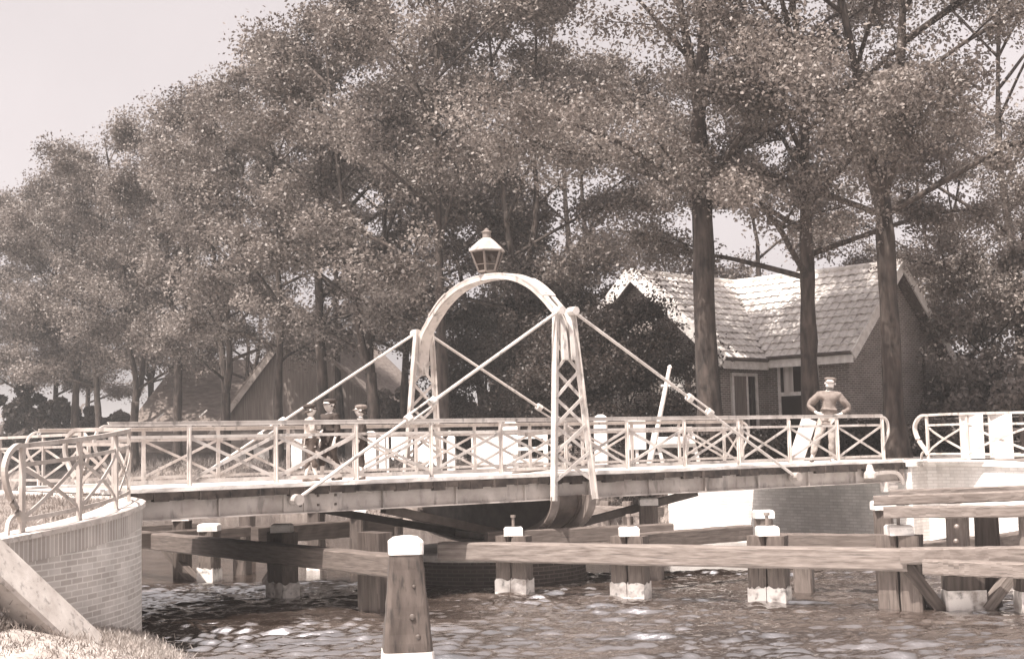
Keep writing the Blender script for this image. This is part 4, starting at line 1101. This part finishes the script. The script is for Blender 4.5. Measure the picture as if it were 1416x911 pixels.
    if cap_kind != 'beanie':
        f0 = [hc+Rm@V((.1*hsz*s*math.cos(t_), .105*hsz*s*math.sin(t_), .052*hsz*s)) for t_ in [PI+PI*(.12+.76*j/8) for j in range(9)]]
        f1 = [hc+Rm@V((.1*hsz*s*math.cos(t_), (.105*math.sin(t_)-.075*abs(math.sin(t_)))*hsz*s, .03*hsz*s)) for t_ in [PI+PI*(.12+.76*j/8) for j in range(9)]]
        cp.loft([[a, b, b-Z3*.008, a-Z3*.008] for a, b in zip(f0, f1)])
    cp.build('cap', cap_mat, root, smooth=False)
    return root
hips = {'elbow_r':(-.42,.06,1.16),'wrist_r':(-.24,-.06,1.02),'hand_r':(-.17,-.1,.99),'elbow_l':(.42,.06,1.16),'wrist_l':(.24,-.06,1.02),'hand_l':(.17,-.1,.99),'ankle_r':(-.27,-.12,.09),'knee_r':(-.19,-.13,.5),'ankle_l':(.13,.06,.09)}
relaxed = {'elbow_r':(-.24,.03,1.14),'wrist_r':(-.24,-.06,.92),'hand_r':(-.23,-.09,.84),'elbow_l':(.24,.03,1.14),'wrist_l':(.24,-.06,.92),'hand_l':(.23,-.09,.84)}
forward = {'elbow_r':(-.27,.0,1.15),'wrist_r':(-.16,-.2,1.12),'hand_r':(-.1,-.25,1.14),'elbow_l':(.27,.0,1.15),'wrist_l':(.16,-.2,1.12),'hand_l':(.1,-.25,1.14),'ankle_r':(-.13,-.12,.09),'ankle_l':(.13,.1,.09)}
walk = dict(relaxed); walk.update({'ankle_r':(-.1,-.16,.09),'knee_r':(-.1,-.14,.5),'ankle_l':(.1,.16,.1),'knee_l':(.1,.0,.5)})
DZ = .012
def on_deck(x, v):       # standing place on the deck
    best = min((B(.02*i, v, DZ) for i in range(700)), key=lambda p: abs(p.x/p.y-(x-708)/F)); return best
person('man in dark jersey, pale trousers and peaked cap standing with hands on hips', on_deck(1147, .5), 1.77, -.25, hips, M['cloth_mid'], M['cloth_worn'], M['cloth_mid'], cap_kind='peak', lean=.1)
person('boy in light jacket with cap and dark breeches, turned to the others on the bridge', on_deck(426, 1.7), 1.27, 1.9, forward, M['cloth_light'], M['cloth_trouser'], M['cloth_dark'], True, cap_kind='flat')
person('taller boy in long dark coat and dark cap, middle of the three boys', on_deck(454, 1.75), 1.36, -.75, walk, M['cloth_dark'], M['cloth_dark'], M['cloth_dark'], True, cap_kind='flat')
person('boy in dark clothes and lighter cap on the bridge, right of the taller boy', on_deck(497, 1.5), 1.25, -1.5, relaxed, M['cloth_dark'], M['cloth_dark'], M['cloth_mid'], True, cap_kind='flat')
# ================================================================== TREES
def leaf_arrays(centers, radii, per, size, rg, droop=.0):
    N = len(centers)*per; C = np.repeat(np.array(centers), per, 0); Rr = np.repeat(np.array(radii), per)
    d = rg.normal(0, 1, (N,3)); d /= np.linalg.norm(d, axis=1)[:,None]; r = Rr*rg.random(N)**.45
    P = C + d*r[:,None]*np.array([1,1,.78]); P[:,2] -= droop*(d[:,0]**2+d[:,1]**2)*Rr*.3
    nz = rg.normal(0,1,(N,3)); nz[:,2] = np.abs(nz[:,2])*1.1+.15; nz /= np.linalg.norm(nz,axis=1)[:,None]
    t = np.cross(nz, rg.normal(0,1,(N,3))); t /= np.linalg.norm(t,axis=1)[:,None]+1e-9; b = np.cross(nz, t)
    L = size*rg.uniform(.6,1.3,N)[:,None]; wd = L*.62
    q = np.stack([P-t*L*.5, P+b*wd*.5+t*L*.05, P+t*L*.55-nz*L*.12, P-b*wd*.5+t*L*.05], 1)
    return q.reshape(-1,3)
def quad_mesh(name, verts, mat):
    n = len(verts)//4; me = bpy.data.meshes.new(name)
    me.vertices.add(4*n); me.vertices.foreach_set('co', verts.astype(np.float32).ravel())
    me.loops.add(4*n); me.loops.foreach_set('vertex_index', np.arange(4*n, dtype=np.int32))
    me.polygons.add(n); me.polygons.foreach_set('loop_start', np.arange(0,4*n,4,dtype=np.int32))
    me.update(calc_edges=True); me.materials.append(mat); return me
def make_tree(seed, Ht, R, zb, r0, ncl, per, leaf, mat, fork=None, spread=.5, clump=1.0, low=.0):
    """returns (trunk mesh, crown mesh) standing at the origin"""
    rg = np.random.default_rng(seed); rd = random.Random(seed); q = MB(); tips = []
    def wob(a): return V((rd.uniform(-a,a), rd.uniform(-a,a), 0))
    # stem(s)
    stems = []
    if fork:
        base = cat([V((0,0,-.3)), V((0,0,fork*.5))+wob(.08), V((0,0,fork))+wob(.12)], 4)
        q.tube(base, [r0*(1.7 if i == 0 else 1.3 if i == 1 else 1.0-.18*i/len(base)) for i in range(len(base))], 10)
        k = rd.choice((2,2,3)); a0 = rd.uniform(0, 2*PI)
        for j in range(k):
            a = a0+2*PI*j/k; lean = rd.uniform(.1,.22)
            st = [base[-1]]+[base[-1]+V((math.cos(a)*lean*h, math.sin(a)*lean*h, h))+wob(.2) for h in (1.5, 4, 7, (Ht-fork)*.9)]
            st = cat(st, 4); q.tube([base[-1]-Z3*.3]+st, [r0*.72]+[r0*.68*(1-.92*i/len(st)) +.015 for i in range(len(st))], 8); stems.append(st)
    else:
        st = cat([V((0,0,-.3)), V((0,0,Ht*.15))+wob(.1), V((0,0,Ht*.35))+wob(.25), V((0,0,Ht*.6))+wob(.4), V((0,0,Ht*.93))+wob(.4)], 6)
        q.tube(st, [r0*(1.6 if i == 0 else 1.15 if i == 1 else 1.0)*(1-.93*(i/len(st))**1.1)+.012 for i in range(len(st))], 10); stems.append(st)
    nl = 17
    for j in range(nl):
        st = stems[j % len(stems)]; f = (j+.5)/nl; z = zb-.8+(Ht*.9-zb+.8)*f**1.1
        k = min(range(len(st)), key=lambda i: abs(st[i].z-z)); p = st[k]
        prof = math.sin(PI*min(1, (.25+.75*f)))**.6; L = R*(.95*prof+.15)*rd.uniform(.8,1.1)
        a = j*2.4+rd.uniform(-.4,.4); el = rd.uniform(.25,.6)+f*.5
        p1 = p+V((math.cos(a)*L*.45, math.sin(a)*L*.45, L*.45*math.tan(el)*.9)); p2 = p+V((math.cos(a)*L*.8, math.sin(a)*L*.8, L*.62*math.tan(el)))+wob(.3); p3 = p2+V((math.cos(a)*L*.25, math.sin(a)*L*.25, L*.06-.25))
        br_ = cat([p, p1, p2, p3], 3); rb = r0*.26*(1-.6*f)+.012
        q.tube(br_, [rb*(1-.85*i/len(br_))+.01 for i in range(len(br_))], 6)
        for b in br_[4:]: tips.append((b, .75))
        tips.append((p3, 1))
        for s in range(3):
            b0 = br_[rd.randint(3, len(br_)-3)]; aa = a+rd.choice((-1,1))*rd.uniform(.5,1.1); l2 = L*rd.uniform(.3,.5)
            e = b0+V((math.cos(aa)*l2, math.sin(aa)*l2, l2*rd.uniform(-.05,.7))); q.tube([b0, b0.lerp(e,.5)+Z3*.12, e], [rb*.4+.008, rb*.25+.006, .008], 5); tips.append((e, .95)); tips.append((b0.lerp(e,.6), .7))
    cs, rs = [], []
    for p, w in tips: cs.append(tuple(p+wob(.25))); rs.append(clump*w*rd.uniform(.55,1.3))
    while len(cs) < ncl:
        f = rd.random(); z = zb+.6-low+(Ht-zb-.6+low)*f; prof = math.sin(PI*min(1,(.2+.8*f)))**.55 if f < .98 else .2
        rr_ = R*prof*math.sqrt(rd.uniform(.12,1)); a = rd.uniform(0, 2*PI)
        cs.append((math.cos(a)*rr_, math.sin(a)*rr_, z)); rs.append(clump*rd.uniform(.4,1.25))
    nf = max(8, len(cs)//8); nf = len(cs)//5; fc = [cs[i] for i in rg.integers(0, len(cs), nf)]
    jt = random.Random(seed+5)
    from mathutils import noise as mn
    q.v = [tuple(V(p)*1.0+V((mn.noise(V(p)*3.1)*.05, mn.noise(V(p)*3.3+V((9,0,0)))*.05, 0))+V((jt.uniform(-.012,.012), jt.uniform(-.012,.012), 0))) for p in q.v]
    lv = np.concatenate([leaf_arrays(cs, rs, per, leaf, rg, .5), leaf_arrays(fc, [clump*1.6]*nf, per, leaf, rg, .3)])
    tm = q.build('trunk_mesh', M['bark'], None, smooth=True); mesh = tm.data; bpy.data.objects.remove(tm)
    return mesh, quad_mesh('crown_mesh', lv, mat)
PT = {
 'tall_a': make_tree(11, 18.5, 4.6, 4.9, .25, 210, 190, .15, M['leaf']),
 'tall_b': make_tree(12, 18.0, 4.8, 5.0, .25, 210, 190, .15, M['leaf'], fork=5.5),
 'tall_c': make_tree(13, 18.8, 4.4, 4.6, .26, 210, 190, .15, M['leaf'], fork=3.4),
 'near_a': make_tree(14, 19, 5.8, 4.9, .33, 165, 280, .11, M['leaf'], fork=7.2),
 'near_b': make_tree(15, 18, 5.6, 5.3, .28, 165, 290, .11, M['leaf']),
 'near_c': make_tree(16, 18, 5.4, 5.6, .28, 165, 290, .11, M['leaf'], fork=6.4),
 'small':  make_tree(17, 7.5, 2.6, 1.6, .1, 120, 150, .17, M['leaf_dark']),
 'pale':   make_tree(18, 7.0, 2.8, 1.2, .09, 120, 150, .17, M['leaf_pale']),
}
def plant_tree(kind, x, d, label, scale=1.0, rz=0.0, name='tree', grp='trees along the canal', z=0.0, sx=1.0):
    p = on_ground(x, d, z); r = thing(name, label, name.replace('_',' '), tuple(p), grp)
    r.rotation_euler = (0, 0, rz); r.scale = (scale*sx, scale*sx, scale)
    for nm, me in zip(('trunk','crown'), PT[kind]):
        o = bpy.data.objects.new(nm, me); COL.objects.link(o); o.parent = r
    return r
ROW = [
 ('near_a', 984, 37, 'tallest thick trunked tree with spreading bare forks, in front of the house door', 1.0, 0.4),
 ('near_b', 1122, 36, 'tree with a mid sized trunk in front of the house window, behind the man', .95, 1.9),
 ('near_c', 1238, 34.3, 'tree whose trunk crosses the brick gable of the house', .95, 4.1),
 ('tall_a', 614, 47, 'tree with a slim dark trunk seen inside the portal arch, beside its far leg', 1.0, 2.0),
 ('tall_b', 722, 50, 'tree with a forked trunk seen inside the portal arch, right of the lantern', .98, .7),
 ('tall_c', 516, 52, 'tree with a leaning dark trunk behind the washing line', 1.0, 3.1),
 ('tall_b', 446, 56, 'tree with a dark forked trunk above the taller boy', 1.02, 5.0),
 ('tall_a', 385, 60, 'tree with a straight trunk in front of the boarded gable', .98, 1.2),
 ('tall_c', 311, 66, 'tree standing between the old barn and the boarded barn', 1.0, 4.4),
 ('tall_b', 246, 70, 'tree with a forked trunk in front of the old barn roof', .97, 2.6),
 ('tall_c', 186, 74, 'tree with a dark forked trunk at the left edge of the old barn', 1.0, .3),
 ('tall_a', 136, 79, 'tree with a curved trunk above the right scroll of the near railing', .98, 3.6),
 ('tall_b', 104, 83, 'tree with a thin trunk, second from the old barn', 1.0, 1.6),
 ('tall_a', 76, 87, 'thin trunked far tree, the middle one of the leftmost three', .97, 5.4),
 ('tall_c', 40, 90, 'far tree with dense low branches near the left edge of the photo', 1.0, 2.2),
 ('tall_b', -10, 95, 'outermost far tree, cut by the left edge of the photo', 1.0, 4.9),
]
for k, x, d, lab, sc, rz in ROW: plant_tree(k, x, d, lab, sc, rz)
BACK = [
 ('tall_a', 560, 62, 'tree of the back row seen left of the far portal leg', .95, .9), ('tall_c', 668, 60, 'thin tree of the back row in the middle of the portal opening', .95, 2.9),
 ('tall_b', 800, 57, 'tree of the back row right of the portal, behind the bushy small tree', .95, 1.1),
 ('tall_c', 1085, 60, 'tree of the back row rising behind the tiled roof of the house', .98, 5.1), ('tall_b', 1310, 60, 'tree of the back row right of the brick gable', .8, .2),
 ('near_b', 1425, 46, 'large leafy tree at the right edge of the photo', .95, 3.3), ('tall_a', 470, 72, 'tree of the back row behind the boarded gable', 1.0, 2.4),
 ('tall_c', 350, 84, 'tree of the back row behind the old barn ridge', 1.02, 1.4), ('tall_b', 210, 95, 'far tree of the back row left of the old barn', 1.0, 3.9), ('tall_a', 120, 104, 'farthest tree of the back row, at the left', 1.0, 5.7),
]
for k, x, d, lab, sc, rz in BACK: plant_tree(k, x, d, lab, sc, rz, grp='trees of the back row')
plant_tree('pale', 1366, 45, 'slender young tree with pale leaves right of the brick gable', .85, .8, 'young_tree', None)
plant_tree('small', 872, 40.0, 'dark bushy small tree covering the left gable of the house', .6, 2.1, 'small_tree', 'small trees by the house', sx=1.0)
plant_tree('small', 818, 42.5, 'dark bushy small tree left of the one at the house gable', .58, 4.1, 'small_tree', 'small trees by the house', sx=1.1)
plant_tree('small', 756, 50, 'dark small tree seen beside the near portal leg', .8, .5, 'small_tree', 'small trees by the house')
plant_tree('small', 680, 55, 'dark small tree low in the portal opening', .8, 3.0, 'small_tree', 'small trees by the house')
def bush(x, d, w, h, dep, mat, label, seed, per=240, leaf=.15, ncl=26, z0=0.0, grp=None, name='bush'):
    rg = np.random.default_rng(seed); rd = random.Random(seed); p = on_ground(x, d, z0)
    cs, rs = [], []
    for _ in range(ncl):
        a = rd.uniform(-1,1); b = rd.uniform(-1,1); c = rd.random()*(1-.45*a*a); cs.append((a*w/2, b*dep/2, .2+c*(h-.35))); rs.append(min(h, 1.3)*rd.uniform(.28,.5))
    r = thing(name, label, name.replace('_',' '), tuple(p), grp)
    o = bpy.data.objects.new('foliage', quad_mesh('foliage', leaf_arrays(cs, rs, per, leaf, rg, .3), mat)); COL.objects.link(o); o.parent = r
    q = MB()
    for _ in range(5):
        a = rd.choice(cs); q.tube([p+V((a[0]*.3,a[1]*.3,-.1)), p+V((a[0]*.7,a[1]*.7,a[2]*.6)), p+V(a)], [.04,.03,.01], 5)
    q.build('stems', M['bark'], r)
bush(1352, 46, 3.4, 3.4, 3, M['leaf_pale'], 'pale leafed tall bush right of the brick gable', 31, 260, .2, 60)
bush(1440, 41, 4.0, 3.0, 3, M['leaf_pale'], 'pale leafed bush at the right edge of the photo', 32, 260, .2, 40)
bush(1075, 37.5, 2.4, .95, 1.0, M['leaf_dark'], 'dark low hedge bush below the house window', 33, 260, .13, 30, grp='dark bushes before the house')
bush(1170, 36.5, 2.8, 1.05, 1.0, M['leaf_dark'], 'dark low bush below the gable of the house, behind the bridge end', 34, 260, .13, 34, grp='dark bushes before the house')
bush(1285, 37.5, 3.2, 1.0, 1.0, M['leaf'], 'low bush behind the scroll of the right railing', 35, 260, .13, 34, grp='dark bushes before the house')
bush(985, 36.5, 2.0, .8, .9, M['leaf_dark'], 'small dark bush at the foot of the thickest tree', 36, 260, .13, 22, grp='dark bushes before the house')
bush(867, 38.5, 2.0, 1.0, 1.6, M['leaf'], 'scrubby bush on the bank left of the white abutment', 37, 220, .14, 22, -.9)
bush(25, 84, 7, 5, 4, M['leaf_dark'], 'dark tall bush at the left edge, beyond the far railing', 41, 300, .3, 60, grp='bushes beyond the left railing')
bush(90, 88, 6, 4, 4, M['leaf'], 'mid toned bush beyond the left railing, next to the dark tall bush', 42, 300, .3, 50, grp='bushes beyond the left railing')
bush(150, 92, 6, 3.6, 4, M['leaf'], 'bush beyond the left railing, left of the old barn', 43, 300, .3, 50, grp='bushes beyond the left railing')
bush(585, 70, 6, 4.2, 4, M['leaf'], 'bush beyond the far portal leg, right of the boarded barn', 44, 300, .26, 60, grp='bushes behind the portal')
bush(690, 66, 5, 3.6, 4, M['leaf'], 'bush low in the middle of the portal opening', 45, 300, .26, 50, grp='bushes behind the portal')
bush(800, 60, 5, 3.8, 4, M['leaf_dark'], 'bush behind the near portal leg', 46, 300, .24, 50, grp='bushes behind the portal')
# far woodland closing the view: one mass
rg = np.random.default_rng(99); rd = random.Random(99); cs, rs = [], []
for i in range(420):
    x = rd.uniform(-260, 1750); d = rd.uniform(125, 190); p = on_ground(x, d, 0); cs.append((p.x, p.y, rd.uniform(.0, 4.5))); rs.append(rd.uniform(1.5, 3.2))
o = bpy.data.objects.new('far_woods', quad_mesh('far_woods', leaf_arrays(cs, rs, 90, .7, rg, .2), M['leaf'])); COL.objects.link(o)
tag(o, 'far off wood closing the view behind the barns and trees', 'woods', None, 'stuff')
for o in COL.objects:
    if o.name.startswith(('sun','camera')): continue

# ================================================================== AIR
hz_ = MB(); hz_.abox(-1300, 1300, -500, 1500, -4.5, 24)
hm = bpy.data.materials.new('haze'); hm.use_nodes = True; hm.node_tree.nodes.remove(hm.node_tree.nodes['Principled BSDF'])
pv = hm.node_tree.nodes.new('ShaderNodeVolumePrincipled'); pv.inputs['Color'].default_value = (.95, .93, .92, 1); pv.inputs['Density'].default_value = .0009
hm.node_tree.links.new(pv.outputs[0], hm.node_tree.nodes['Material Output'].inputs['Volume'])
ho = hz_.build('haze', hm); tag(ho, 'thin summer haze over the canal and the trees', 'haze', None, 'stuff')
